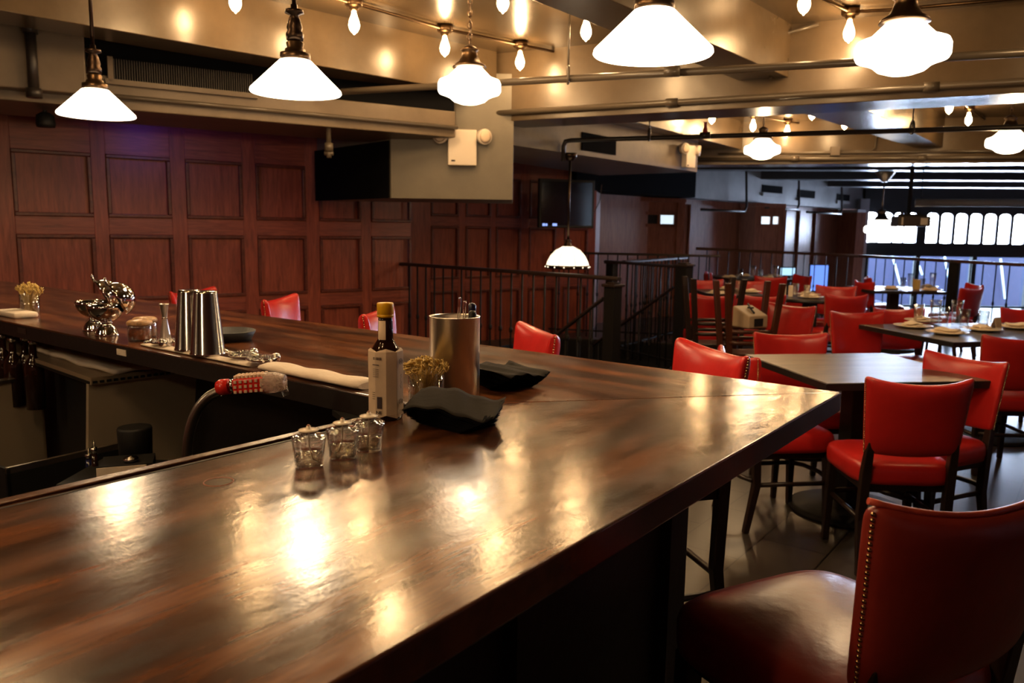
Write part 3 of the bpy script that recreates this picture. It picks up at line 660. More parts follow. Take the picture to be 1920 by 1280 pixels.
def school_lamp(x, y, label, chain=0.3, zb=2.04, s=1.0, m=None, e=LAMP_SCHOOL, top=2.76):
    t = thing('schoolhouse_lamp', label, 'lamp', (x, y, zb), 0, 'schoolhouse globe pendants')
    sp = [(r * s, z * s) for r, z in SCH]
    bm = B(); lathe(bm, sp, 48); obj('glass_globe', bm, m or M['shade'], t)
    bm = B(); lathe(bm, [(0.06 * s, 0.18 * s), (0.085 * s, 0.178 * s), (0.08 * s, 0.19 * s), (0.055 * s, 0.205 * s), (0.04 * s, 0.235 * s), (0.036 * s, 0.255 * s), (0.046 * s, 0.262 * s), (0.03 * s, 0.275 * s), (0.012 * s, 0.285 * s), (0, 0.286 * s)], 32); obj('fitter', bm, M['brass'], t)
    zt_ = top - zb
    if chain:
        bm = B(); z = 0.28 * s; k = 0
        while z < zt_ - 0.08:
            pts = [((0.010 * math.cos(a) if k % 2 else 0), (0 if k % 2 else 0.010 * math.cos(a)), z + 0.016 + 0.018 * math.sin(a)) for a in [2 * PI * i / 10 for i in range(10)]]
            tube(bm, pts, 0.003, 6, close=True); z += 0.028; k += 1
        obj('chain', bm, M['brass'], t)
        bm = B(); tube(bm, [(0.004 * math.sin(i), 0.004 * math.cos(i), 0.28 * s + (zt_ - 0.28 * s - 0.05) * i / 8) for i in range(9)], 0.003, 6); obj('cord', bm, M['bronze'], t)
        bm = B(); lathe(bm, [(0, zt_ - 0.085), (0.015, zt_ - 0.085), (0.03, zt_ - 0.075), (0.055, zt_ - 0.06), (0.045, zt_ - 0.045), (0.065, zt_ - 0.035), (0.07, zt_ - 0.01), (0.06, zt_ - 0.001), (0, zt_ - 0.001)], 28); obj('canopy', bm, M['brass'], t)
    else:
        rodtop(t, 0, 0.28 * s, zt_, M['brass'], 0.012 if s > 1.2 else 0.007)
        bm = B(); lathe(bm, [(0, zt_ - 0.1 * s), (0.03 * s, zt_ - 0.1 * s), (0.09 * s, zt_ - 0.02), (0.1 * s, zt_ - 0.001), (0, zt_ - 0.001)], 28); obj('canopy', bm, M['brass'], t)
    lamp_light(t, -0.05, e)
    return t
q = Z(880, 196, 2.04); school_lamp(q.x, q.y, 'schoolhouse globe pendant on a chain left of the gold beam corner')
q = Z(1688, 141, 1.99); school_lamp(q.x, q.y, 'large near schoolhouse globe pendant at upper right', zb=1.99)
q = Z(1428, 299, 2.07); school_lamp(q.x, q.y, 'schoolhouse globe pendant beyond the first cross beam, left one', zb=2.07, e=LAMP_SCHOOL)
q = Z(1889, 288, 2.05); school_lamp(q.x, q.y, 'schoolhouse globe pendant at right edge beyond the first cross beam', zb=2.05)
q = ray(1650, 446); tt = 13.0 / q.y
school_lamp(q.x * tt, 13.0, 'distant schoolhouse globe on a brass stem in front of the bright windows', chain=0, zb=CAM_H + q.z * tt, s=1.6, m=M['shade_cool'], e=3, top=2.41)
# dome pendant in stairwell
q = Z(1064, 503, 1.08)
t = thing('dome_pendant', 'small white dome pendant with dark bead rim hanging over the stairwell', 'lamp', (q.x, q.y, q.z))
bm = B(); lathe(bm, [(0.03, 0.2), (0.06, 0.192), (0.11, 0.165), (0.155, 0.115), (0.183, 0.06), (0.192, 0.03), (0.186, 0.03), (0.15, 0.11), (0.1, 0.16), (0.03, 0.192)], 40); sh = obj('lamp_shade', bm, M['shade_soft'], t)
bm = B()
for k in range(8):
    a = 2 * PI * k / 8 + 0.3
    tube(bm, [((r + 0.001) * math.cos(a), (r + 0.001) * math.sin(a), z) for r, z in [(0.06, 0.192), (0.11, 0.165), (0.155, 0.115), (0.183, 0.06), (0.192, 0.03)]], 0.0025, 5)
obj('shade_rib', bm, M['bronze'], sh)
bm = B(); lathe(bm, [(0.186, 0.032), (0.198, 0.03), (0.198, 0.0), (0.19, 0.0), (0.188, 0.028)], 40); rim = obj('rim', bm, M['bronze'], t)
bm = B()
for k in range(14):
    a = 2 * PI * k / 14; lathe(bm, [(0, -0.007), (0.006, 0), (0, 0.007)], 8, (0.2 * math.cos(a), 0.2 * math.sin(a), 0.015))
obj('bead', bm, M['shade_soft'], rim)
bm = B(); lathe(bm, [(0.0, 0.26), (0.025, 0.26), (0.03, 0.245), (0.02, 0.235), (0.032, 0.225), (0.03, 0.21), (0.045, 0.2), (0.04, 0.19), (0, 0.195)], 20); obj('shade_holder', bm, M['bronze'], t)
bm = B(); tube(bm, [(0, 0, 0.25), (0, 0, 1.0)], 0.011, 10); obj('rod', bm, M['bronze'], t)
bm = B(); lathe(bm, [(0.0, 0.95), (0.03, 0.95), (0.06, 0.985), (0.065, 1.015), (0, 1.015)], 20); obj('canopy', bm, M['bronze'], t)
lamp_light(t, -0.03, 2.0)

# Edison bulbs in ceiling sockets
BULBS = [(441, 2, 'first bare filament bulb at the top left edge of the ceiling'), (664, 44, 'bare filament bulb above and right of the middle cone lamp'), (834, 88, 'bare filament bulb just left of the chained schoolhouse lamp'),
         (975, 115, 'bare filament bulb just right of the chained schoolhouse lamp'), (943, 2, 'bare filament bulb at the top edge above the schoolhouse lamp'), (1099, 57, 'bare filament bulb just left of the large cone lamp'),
         (1508, 5, 'bare filament bulb at the top edge right of the large cone lamp'), (1592, 60, 'bare filament bulb left of the large schoolhouse lamp'),
         (1412, 236, 'bare filament bulb right above the far left schoolhouse lamp'), (1476, 246, 'bare filament bulb right of the far left schoolhouse lamp'), (1523, 213, 'small far bulb left of the second gold beam'), (1584, 232, 'small far bulb under the purple lit beam'),
         (1632, 253, 'small distant bulb over the second cross beam'), (1335, 221, 'added bulb standing in for a reflection at the left end of the second coffer'), (1780, 201, 'small far bulb right of the purple lit beam'), (1816, 224, 'bare filament bulb left of the right edge schoolhouse lamp'), (1848, 246, 'bare bulb close beside the right edge schoolhouse lamp')]  # bulb at left end of the second coffer stands in for a reflection
OUT = [(-1.05, 3.95), (-0.55, 3.62), (-1.75, 2.6), (-0.9, 1.9), (2.6, 3.4), (-1.9, 0.6), (4.4, 4.6), (-1.0, 0.75), (-0.85, 0.35), (-1.5, 1.3)]  # unseen bulbs; beyond the reflected pair, all are added for their light
OUTW = ('above the middle cone lamp', 'above the bar middle', 'added over the bar well', 'added above the steel utensil cylinder', 'added above the bare table', 'added above the drainboard end', 'added above the large set table', 'added left of camera above the bar edge', 'added left of camera behind the bar pendant', 'added over the drainboard')
BULBS += [(o_, None, 'bare bulb on the ceiling out of frame ' + w_) for o_, w_ in zip(OUT, OUTW)]
proto = None; BP = []
for (px, py, lab) in BULBS:
    q = Z(px, py, 2.62) if py is not None else Vector((px[0], px[1], 0)); q.z = 0
    BP.append(q)
    if proto is None:
        t = thing('bare_bulb_light', lab, 'light bulb', (q.x, q.y, 2.76), 0, 'bare filament bulbs on the ceiling')
        bm = B(); lathe(bm, [(0, -0.0), (0.052, -0.0), (0.052, -0.035), (0.046, -0.045), (0.03, -0.048), (0.028, -0.06), (0.016, -0.072), (0, -0.072)], 20); obj('socket', bm, M['brass'], t)
        bm = B(); lathe(bm, bulb_prof(1.0, -0.07), 20); obj('bulb', bm, M['bulb'], t)
        proto = t
    else: t = dup(proto, (q.x, q.y, 2.76), 0, lab)
    lamp_light(t, -0.24, LAMP_BULB, (1.0, 0.62, 0.3), 0.03)
def conduit_line(idx, lab):
    bm = B(); pts = [(BP[i].x, BP[i].y, 2.735) for i in idx]
    if len(pts) > 1:
        d = (Vector(pts[-1]) - Vector(pts[-2])).normalized(); pts.append(tuple(Vector(pts[-1]) + d * 0.35)); d = (Vector(pts[1]) - Vector(pts[0])).normalized(); pts.insert(0, tuple(Vector(pts[0]) - d * 1.0))
    tube(bm, pts, 0.010, 8); tag(obj('ceiling_conduit', bm, M['brass']), lab, 'conduit')
conduit_line([1, 2, 3], 'brass conduit joining the three bulbs beside the chained schoolhouse lamp')
q = BP[7]; bm = B(); tube(bm, [(q.x - 0.5, q.y - 0.5, 2.735), (q.x, q.y, 2.735), (q.x + 0.2, q.y - 0.05, 2.735), (q.x + 1.3, q.y - 0.55, 2.735)], 0.010, 8); tag(obj('ceiling_conduit', bm, M['brass']), 'brass conduit running from the bulb left of the large schoolhouse lamp', 'conduit')
conduit_line([8, 9], 'conduit joining bulbs above the far left schoolhouse lamp')
conduit_line([15, 16], 'conduit joining bulbs above the right edge schoolhouse lamp')

# emergency lights
def emergency(loc, rz, label, s=1.0):
    t = thing('emergency_light', label, 'emergency light', loc, rz, 'twin head emergency lights')
    bm = B(); box(bm, (0, -0.035, 0), (0.22 * s, 0.07, 0.27 * s), bev=0.008); bd = obj('battery_box', bm, M['whiteplastic'], t)
    bm = B(); box(bm, (-0.07, -0.071, -0.1), (0.03, 0.004, 0.012)); obj('test_switch', bm, M['grille'], bd)
    for sx in (-1, 1):
        bm = B(); lathe(bm, [(0, -0.05), (0.03, -0.05), (0.055, -0.03), (0.06, 0.02), (0.055, 0.03), (0.02, 0.02), (0, 0.02)], 24)
        bmesh.ops.rotate(bm, cent=(0, 0, 0), matrix=Matrix.Rotation(PI / 2 + 0.1, 3, 'X'), verts=bm.verts[:])
        bmesh.ops.rotate(bm, cent=(0, 0, 0), matrix=Matrix.Rotation(0.35 * sx, 3, 'Z'), verts=bm.verts[:])
        hd = obj('lamp_head', bm, M['whiteplastic'], t, loc=(sx * 0.165 * s, -0.06, 0.085 * s))
        bm = B(); lathe(bm, [(0, 0.036), (0.03, 0.034), (0.05, 0.028), (0, 0.026)], 24)
        bmesh.ops.rotate(bm, cent=(0, 0, 0), matrix=Matrix.Rotation(PI / 2 + 0.1, 3, 'X'), verts=bm.verts[:])
        bmesh.ops.rotate(bm, cent=(0, 0, 0), matrix=Matrix.Rotation(0.35 * sx, 3, 'Z'), verts=bm.verts[:])
        obj('lens', bm, M['lens'], hd)
    return t
q = ray(866, 278); tt = 6.34 / q.y
emergency((q.x * tt, 6.34, CAM_H + q.z * tt), 0.12, 'white twin head emergency light on the grey bulkhead')
q = ray(1286, 294); tt = 9.1 / q.y
emergency((q.x * tt, 9.1, CAM_H + q.z * tt), 0.85, 'white twin head emergency light at the far end of the soffit', 0.9)

# ============================================================ BAR
BZ = 1.07; TH = 0.045
bar = thing('bar_counter', 'long L-shaped dark walnut bar counter with glossy worn top', 'bar', (CB.x, CB.y, 0))
def loc2(v): return Vector((v.x - CB.x, v.y - CB.y))
def part_poly(name, poly, z0, z1, m, ang, parent, bevel=0.0):
    c, s = math.cos(-ang), math.sin(-ang)
    bm = B(); prism(bm, [((p.x * c - p.y * s), (p.x * s + p.y * c)) for p in poly], z0, z1)
    return obj(name, bm, m, parent, rz=ang, bevel=bevel)
nearEndO = CB - U * 3.0
wid = (CB - IC).dot(N)
IN0 = Vector((-0.66, 0.996)); INd = (IC - IN0).normalized(); nearEndI = IC - INd * 2.9
angU = math.atan2(U.y, U.x); angW = math.atan2(W_.y, W_.x)
farEndO = CB + W_ * 6.2; farEndI = IC + WI * 5.2
part_poly('countertop', [loc2(CB), loc2(nearEndO), loc2(nearEndI), loc2(IC)][::-1], BZ - TH, BZ, M['bar'], angU, bar, 0.003)
part_poly('countertop', [loc2(CB), loc2(IC), loc2(farEndI), loc2(farEndO)][::-1], BZ - TH, BZ, M['bar'], angW, bar, 0.003)
nI = Vector((-INd.y, INd.x))
part_poly('edge_moulding', [loc2(nearEndI), loc2(IC), loc2(IC - nI * 0.02), loc2(nearEndI - nI * 0.02)], BZ, BZ + 0.004, M['bar_edge'], angU, bar, 0.002)
# groove line along the inner edge
part_poly('edge_groove', [loc2(nearEndI - nI * 0.026), loc2(IC - nI * 0.026), loc2(IC - nI * 0.031), loc2(nearEndI - nI * 0.031)], BZ, BZ + 0.0006, M['black'], angU, bar)
# base cabinets (front faces set back under the overhang)
ov = 0.25
c0 = CB - N * ov - U * ov
part_poly('front_panel', [loc2(c0), loc2(nearEndO - N * ov), loc2(nearEndI - nI * 0.12), loc2(IC - nI * 0.12 - U * 0.12)][::-1], 0, BZ - TH, M['bar_dark'], angU, bar)
nW = Vector((W_.y, -W_.x));  # outward for far leg
if nW.dot(Vector((1, 1))) < 0: nW = -nW
part_poly('front_panel', [loc2(c0), loc2(IC - nI * 0.12 - U * 0.12), loc2(IC + WI * 0.2 + nW * 0.40), loc2(farEndI + nW * 0.40), loc2(farEndO - nW * ov)][::-1], 0, BZ - TH, M['bar_dark'], angW, bar)
# pilaster strips on near front
for k in range(1, 5):
    q = c0 - U * (0.1 + 0.55 * (k - 1)) + N * 0.0
    bm = B(); box(bm, (loc2(q).x, loc2(q).y, 0.51), (0.08, 0.05, 1.02), angU); obj('pilaster', bm, M['bar_dark'], bar)
bm = B(); slab(bm, loc2(IC + WI * 0.03 - nW * 0.0012), loc2(farEndI - nW * 0.0012), 0.001, BZ - TH - 0.004, BZ - 0.004, -1); obj('edge_strip', bm, M['bar_dark'], bar)
# labels on ledge edge
for (px, py) in ((229, 645), (43, 617)):
    P = IC; q = onwall(px, py, P, WI); bm = B(); box(bm, (q.x - CB.x - nW.x * 0.0035, q.y - CB.y - nW.y * 0.0035, BZ - 0.022), (0.055 if px > 100 else 0.07, 0.002, 0.018), math.atan2(WI.y, WI.x)); obj('paper_sticker', bm, M['cloth'] if px > 100 else M['pipedark'], bar)
# water ring mark
q = Z(410, 903, BZ)
bm = B(); tube(bm, [(q.x + 0.02 * math.cos(a) - CB.x, q.y + 0.02 * math.sin(a) - CB.y, BZ) for a in [2 * PI * i / 32 for i in range(32)]], 0.0008, 5, close=True); obj('ring_stain', bm, M['inkred'], bar)

# ============================================================ THINGS ON THE BAR
def put(px, py, z=BZ): q = Z(px, py, z); return (q.x, q.y, z)
# bitters bottle
t = thing('bitters_bottle', 'dark bitters bottle with yellow cap and oversized white paper label', 'bottle', put(724, 783), math.radians(10))
bm = B(); lathe(bm, [(0, 0), (0.030, 0), (0.0315, 0.004), (0.0315, 0.115), (0.029, 0.128), (0.02, 0.143), (0.0145, 0.152), (0.0135, 0.185), (0.0125, 0.2), (0, 0.2)], 32); obj('glass_body', bm, M['darkglass'], t)
bm = B(); lathe(bm, [(0, 0.2195), (0.0145, 0.2195), (0.0155, 0.217), (0.0155, 0.199), (0.0145, 0.198), (0.0155, 0.197), (0.0155, 0.193), (0.012, 0.192), (0, 0.192)], 28); obj('cap', bm, M['yellow'], t)
bm = B(); lathe(bm, [(0.0148, 0.151), (0.0150, 0.153), (0.0142, 0.187), (0.0137, 0.187), (0.0143, 0.153)], 28)
for v in [v for v in bm.verts if not (-2.9 < math.atan2(v.co.y, v.co.x) < -1.5)]: bm.verts.remove(v)
obj('neck_label', bm, M['paper'], t)
bm = B(); ang = [2 * PI * (k + 0.5) / 10 for k in range(10)]; rings = []
for (r, z, jag) in ((0.0335, 0.008, 0.0035), (0.0342, 0.012, 0), (0.0338, 0.06, 0), (0.0342, 0.122, 0), (0.0335, 0.131, 0), (0.0295, 0.1335, 0.003)):
    rings.append([bm.verts.new((r * math.cos(a), r * math.sin(a), z + (jag if k % 2 else -jag))) for k, a in enumerate(ang)])
for i in range(len(rings) - 1):
    for k in range(10): bm.faces.new((rings[i][k], rings[i][(k + 1) % 10], rings[i + 1][(k + 1) % 10], rings[i + 1][k]))
lab = obj('paper_label', bm, M['paper'], t, bevel=0.0008)
def decal(bm, adeg, z, wdt, h, r=0.0349):
    a = math.radians(adeg); c_ = (r * math.cos(a), r * math.sin(a), z); box(bm, c_, (wdt, 0.0006, h), a + PI / 2)
aL = -126; aR = -54; fr_ = 0.0336
bm = B()
for k in range(12): decal(bm, -112 + (k - 6) * 1.3, 0.036, 0.0004 + 0.0003 * (k % 3), 0.022, 0.0335)
for z in (0.12, 0.1175): 
    for k in range(6): decal(bm, -132 + k * 5, z, 0.0016 + 0.0008 * (k % 2), 0.0016, 0.0337)
decal(bm, -124, 0.107, 0.013, 0.0014, 0.0338)
for k in range(5): decal(bm, -124, 0.099 - k * 0.0035, 0.012, 0.0005, 0.0338)
for k in range(4): decal(bm, -132, 0.055 - k * 0.004, 0.006, 0.0006, 0.034)
obj('printed_text', bm, M['ink'], lab)
bm = B()
for (a_, z, rr) in ((-38, 0.112, 0.0055), (-38, 0.036, 0.0055)):
    a = math.radians(a_); cx, cy = 0.0346 * math.cos(a), 0.0346 * math.sin(a); tx, ty = -math.sin(a), math.cos(a)
    for sc_ in (1.0, 0.75): tube(bm, [(cx + tx * rr * sc_ * math.cos(q), cy + ty * rr * sc_ * math.cos(q), z + rr * sc_ * math.sin(q)) for q in [2 * PI * i / 20 for i in range(20)]], 0.0003, 4, close=True)
    for s_ in (-1, 0, 1): tube(bm, [(cx + tx * 0.0015 * s_, cy + ty * 0.0015 * s_, z - rr * 0.5), (cx + tx * 0.0015 * (s_ + 0.5), cy + ty * 0.0015 * (s_ + 0.5), z + rr * 0.5)], 0.0003, 4)
a = math.radians(-38); cx, cy = 0.0346 * math.cos(a), 0.0346 * math.sin(a); tx, ty = -math.sin(a), math.cos(a)
sg = [(0.0015 * math.sin(i * 1.9) + 0.001 * math.sin(i * 0.7), 0.088 - i * 0.0014) for i in range(20)]
tube(bm, [(cx + tx * u_, cy + ty * u_, z) for u_, z in sg], 0.00035, 4)
for k in range(4): decal(bm, -38, 0.02 - k * 0.002, 0.009, 0.0003, 0.0346)
obj('emblem', bm, M['ink'], lab)
fc = bpy.data.curves.new('letters', 'FONT'); fc.body = 'NE'; fc.size = 0.009; fc.extrude = 0.0004; fc.align_x = 'CENTER'; fc.materials.append(M['ink'])
fo = bpy.data.objects.new('letters', fc); C.objects.link(fo)
bpy.context.view_layer.update()
me = bpy.data.meshes.new_from_object(fo.evaluated_get(bpy.context.evaluated_depsgraph_get())); bpy.data.objects.remove(fo)
lt = bpy.data.objects.new('letters', me); C.objects.link(lt); lt.parent = lab
a = math.radians(-114); lt.location = (0.0339 * math.cos(a), 0.0339 * math.sin(a), 0.0145); lt.rotation_euler = (PI / 2, 0, a + PI / 2)
# steel utensil cylinder
q = put(852, 741); t = thing('utensil_cylinder', 'tall brushed steel cylinder holding bar spoons and pens', 'container', q)
R = 0.054
bm = B(); lathe(bm, [(0, 0), (R - 0.002, 0), (R, 0.003), (R, 0.171), (R + 0.001, 0.173), (R - 0.0015, 0.1735), (R - 0.002, 0.17), (R - 0.002, 0.004), (0, 0.004)], 56); obj('cylinder_wall', bm, M['steel'], t)
for i, (dx, lean, h, lab_) in enumerate(((0.010, 0.10, 0.212, 'left of two thin metal spoon handles in the steel cylinder'), (0.021, 0.05, 0.205, 'right of two thin metal spoon handles in the steel cylinder'))):
    bm = B(); x0 = q[0] + dx; y0 = q[1] + 0.01
    for off in (-0.0022, 0.0022): tube(bm, [(x0 - lean * 0.1 + off, y0, q[2] + 0.012), (x0 + off, y0, q[2] + h - 0.004), (x0 + off * 0.5, y0, q[2] + h)], 0.0012, 6)
    tag(obj('bar_spoon', bm, M['chrome']), lab_, 'spoon')
for i, (dx, dy, h, m_, lab_) in enumerate(((0.038, -0.006, 0.186, M['black'], 'black rounded pen cap end in the steel cylinder'), (0.036, 0.02, 0.200, mat('navy_plastic', (0.01, 0.012, 0.04), 0.3), 'navy rounded pen end in the steel cylinder behind the black one'))):
    bm = B(); lathe(bm, [(0, -0.16), (0.006, -0.16), (0.007, -0.03), (0.0085, -0.02), (0.0085, -0.006), (0.006, -0.001), (0, 0)], 16, (q[0] + dx, q[1] + dy, q[2] + h)); tag(obj('pen', bm, m_), lab_, 'pen')
# cocktail picks cups
def pick_cup(loc, label, r, h, n, gscale):
    t = thing('pick_glass', label, 'glass', loc)
    bm = B(); lathe(bm, [(0, 0), (r * 0.92, 0), (r * 0.97, 0.003), (r, h), (r - 0.0022, h), (r * 0.92, 0.007), (0, 0.006)], 32); obj('tumbler', bm, M['glass'], t)
    pk = B(); rnd = random.Random(int(r * 9999 + n))
    for i in range(n):
        a = rnd.uniform(0, 2 * PI); rb = rnd.uniform(0, r * 0.75); rt = r * 1.2 * math.sqrt(rnd.random()); a2 = a + rnd.uniform(1.5, 4.5)
        p0 = Vector((rb * math.cos(a2), rb * math.sin(a2), 0.008)); p1 = Vector((rt * math.cos(a), rt * math.sin(a), h + (0.002 + 0.017 * (1 - (rt / (r * 1.2)) ** 2) + rnd.uniform(-0.003, 0.004)) * gscale))
        lim = r * 0.9
        pm = p0.lerp(p1, 0.75)
        tube(pk, [p0, p1], 0.0009, 5)
        d = (p1 - p0).normalized(); a_ = d.cross(Vector((rnd.random(), rnd.random(), 0.1))).normalized(); b_ = d.cross(a_)
        R0 = 0.0052 * gscale; tw = rnd.uniform(0.5, 1.0)
        pts = [p1 + d * R0 + a_ * R0 * math.cos(k) + (d * math.cos(tw) + b_ * math.sin(tw)) * R0 * math.sin(k) for k in [2 * PI * j / 10 for j in range(10)]]
        tube(pk, pts, 0.0015, 5, close=True)
        tube(pk, [p1, p1 + d * 0.012 * gscale + a_ * 0.003], 0.001, 4)
    o = obj('bamboo_picks', pk, M['bamboo'], t); o['kind'] = 'stuff'
    return t
pick_cup(put(799, 755), 'clear glass of knotted bamboo picks beside the steel cylinder', 0.0375, 0.066, 95, 1.0)
pick_cup(put(57, 590), 'clear glass of bamboo picks at far left end of the ledge', 0.036, 0.082, 60, 1.4)
# liquid candles
def oil_candle(loc, rz, label):
    t = thing('oil_candle', label, 'candle', loc, rz, 'liquid oil candles on the bar')
    bm = B(); lathe(bm, [(0, 0.001), (0.0195, 0), (0.0205, 0.002), (0.0255, 0.042), (0.0258, 0.046), (0.022, 0.0485), (0.0115, 0.0495), (0.011, 0.055), (0.0095, 0.055), (0.0095, 0.048), (0.021, 0.0455), (0.0242, 0.042), (0.019, 0.0035), (0, 0.003)], 32); obj('glass_body', bm, M['glass'], t)
    bm = B(); lathe(bm, [(0, 0.0032), (0.0187, 0.0037), (0.0213, 0.024), (0, 0.0242)], 32); obj('lamp_oil', bm, M['water'], t)
    bm = B(); lathe(bm, [(0, 0.0557), (0.0145, 0.0555), (0.0147, 0.057), (0.006, 0.0578), (0.0035, 0.0578), (0.0033, 0.0625), (0, 0.063)], 24); ld = obj('lid', bm, M['plate'], t)
    bm = B(); tube(bm, [(0, 0, 0.057), (0, 0, 0.0645)], 0.002, 8); obj('wick_tip', bm, M['inkred'], ld)
    bm = B(); tube(bm, [(0, 0, 0.055), (0.001, 0, 0.03), (0.006, 0.002, 0.01), (0.013, 0.003, 0.006)], 0.0011, 6); obj('wick', bm, M['cloth'], t)
    return t
c1 = oil_candle(put(580, 874), 0.3, 'front left clear liquid candle of the three by the bottle')
dup(c1, put(643, 858), 2.6, 'middle clear liquid candle of the three by the bottle')
dup(c1, put(692, 843), 1.7, 'rear right clear liquid candle touching the bottle side')
# ashtray glass in well corner
t = thing('glass_dish', 'small clear glass dish half hidden behind the bitters bottle', 'dish', put(684, 771, 1.02))
bm = B(); lathe(bm, [(0, 0), (0.026, 0), (0.034, 0.018), (0.034, 0.026), (0.028, 0.026), (0.024, 0.006), (0, 0.005)], 12, smooth=False); obj('dish_body', bm, M['glass'], t)
bm = B(); t_ = put(684, 771, 1.02); box(bm, (0, 0, -0.007), (0.12, 0.1, 0.014), 0.5); tag(obj('well_shelf', bm, M['black'], loc=t_), 'small black shelf at the inner bar corner under the glass dish', 'shelf')
bm = B(); box(bm, (0, 0, -0.5), (0.06, 0.06, 1.0), 0.5); obj('shelf_post', bm, M['black'], bpy.data.objects['well_shelf'])
# black napkin stacks
def napkin_stack(loc, rz, label, n=26, w=0.13, h=0.036, seed=1, flat=1.0):
    rnd = random.Random(seed); t = thing('napkin_stack', label, 'napkins', loc, rz)
    def sheet(bm, k, kk, zoff):
        f = k / max(1, n - 1); nx, ny = 22, 8; vs = []
        tw = (f - 0.5) * 0.55 * flat; sh = 0.018 * f
        for j in range(ny + 1):
            row = []
            for i in range(nx + 1):
                u_ = (i / nx - 0.5); v_ = (j / ny - 0.5)
                x = u_ * w * (0.70 + 0.36 * f) + 0.0015 * math.sin(k * 2.3); y = v_ * w * (0.62 + 0.14 * f) - sh + 0.0015 * math.sin(k * 3.1)
                z = 0.001 + h * f * (0.35 + 0.65 * min(1, (0.5 - v_) * 1.9)) if flat else 0
                z = 0.0015 + h * f * (0.74 + 0.26 * math.cos(u_ * 5.0 + 0.8)) + 0.012 * f * (v_ * 1.2) + 0.05 * f * u_ * u_ + 0.0022 * f * math.sin(u_ * 21 + v_ * 6)
                z = max(z, 0.0012)
                xr = x * math.cos(tw) - y * math.sin(tw); yr = x * math.sin(tw) + y * math.cos(tw)
                row.append(bm.verts.new((xr, yr, z + zoff)))
            vs.append(row)
        for j in range(ny):
            for i in range(nx):
                fa = bm.faces.new((vs[j][i], vs[j][i + 1], vs[j + 1][i + 1], vs[j + 1][i])); fa.smooth = True
    bm = B()
    for k in range(0, n - 1, 2): sheet(bm, k, k, rnd.uniform(0, 0.0008))
    o = obj('napkin_pile', bm, M['napblack'], t); s = o.modifiers.new('thick', 'SOLIDIFY'); s.thickness = 0.0007
    bm = B(); sheet(bm, n - 1, n, 0.0015); o = obj('top_napkin', bm, M['napgrey'], t); s = o.modifiers.new('thick', 'SOLIDIFY'); s.thickness = 0.0007
    return t
napkin_stack(put(858, 795), math.radians(-25), 'fanned black cocktail napkin stack in front of the steel cylinder', 34, 0.155, 0.048, 3)
napkin_stack(put(945, 722), math.radians(40), 'black cocktail napkin stack behind the steel cylinder', 30, 0.15, 0.042, 5)
# rolled towel along inner edge
aT = Z(688, 722, BZ); bT = Z(478, 683, BZ); e = (bT - aT).normalized()
def towel_roll(a, b, r, label, flat=0.55):
    n = 24; bm = B(); seg = 14; rings = []
    d = (b - a); L = d.length; d.normalize(); s_ = Vector((-d.y, d.x, 0))
    for i in range(n + 1):
        f = i / n; rr = r * (1 + 0.08 * math.sin(f * 17)) * (0.8 if i in (0, n) else 1)
        rings.append([bm.verts.new(a + d * L * f + s_ * math.cos(2 * PI * k / seg) * rr * 1.5 + Vector((0, 0, rr * flat + math.sin(2 * PI * k / seg) * rr * flat))) for k in range(seg)])
    for i in range(n):
        for k in range(seg): f_ = bm.faces.new((rings[i][k], rings[i][(k + 1) % seg], rings[i + 1][(k + 1) % seg], rings[i + 1][k])); f_.smooth = True
    bm.faces.new(rings[0]); bm.faces.new(rings[-1])
    return tag(obj('towel_roll', bm, M['cloth']), label, 'towel')
nin = Vector((nW.x, nW.y, 0)) * 0.045
def inner(s, off=0.045, z=BZ): v = IC + WI * s + nW * off; return Vector((v.x, v.y, z))
def s_at(px): 
    q = onwall(px, 700, IC + nW * 0.045, WI); return (Vector((q.x, q.y)) - IC).dot(WI)
towel_roll(inner(s_at(690)), inner(s_at(500)), 0.024, 'long cream bar towel rolled along the inner ledge', 0.42)
towel_roll(inner(s_at(478)), inner(s_at(275)), 0.014, 'thin rolled cream towel under the shakers and strainers', 0.3)
# shaker tins
def tin(s, off, label, h=0.172):
    q = inner(s, off, BZ + 0.009); t = thing('shaker_tin', label, 'shaker', q, 0, 'upturned cocktail tins')
    bm = B(); lathe(bm, [(0.045, 0), (0.0462, 0.002), (0.045, 0.004), (0.031, h - 0.006), (0.029, h), (0.0, h - 0.001)], 44); obj('tin_body', bm, M['chromer'], t)
    bm = B(); lathe(bm, [(0.0463, 0.0), (0.0472, 0.002), (0.0463, 0.004)], 44); obj('rolled_rim', bm, M['chrome'], t)
    return t
tin(s_at(388), 0.05, 'right upturned steel shaker tin on the ledge, nearest the strainers')
tin(s_at(349), 0.065, 'left upturned steel shaker tin on the ledge, beside the jigger', 0.168)
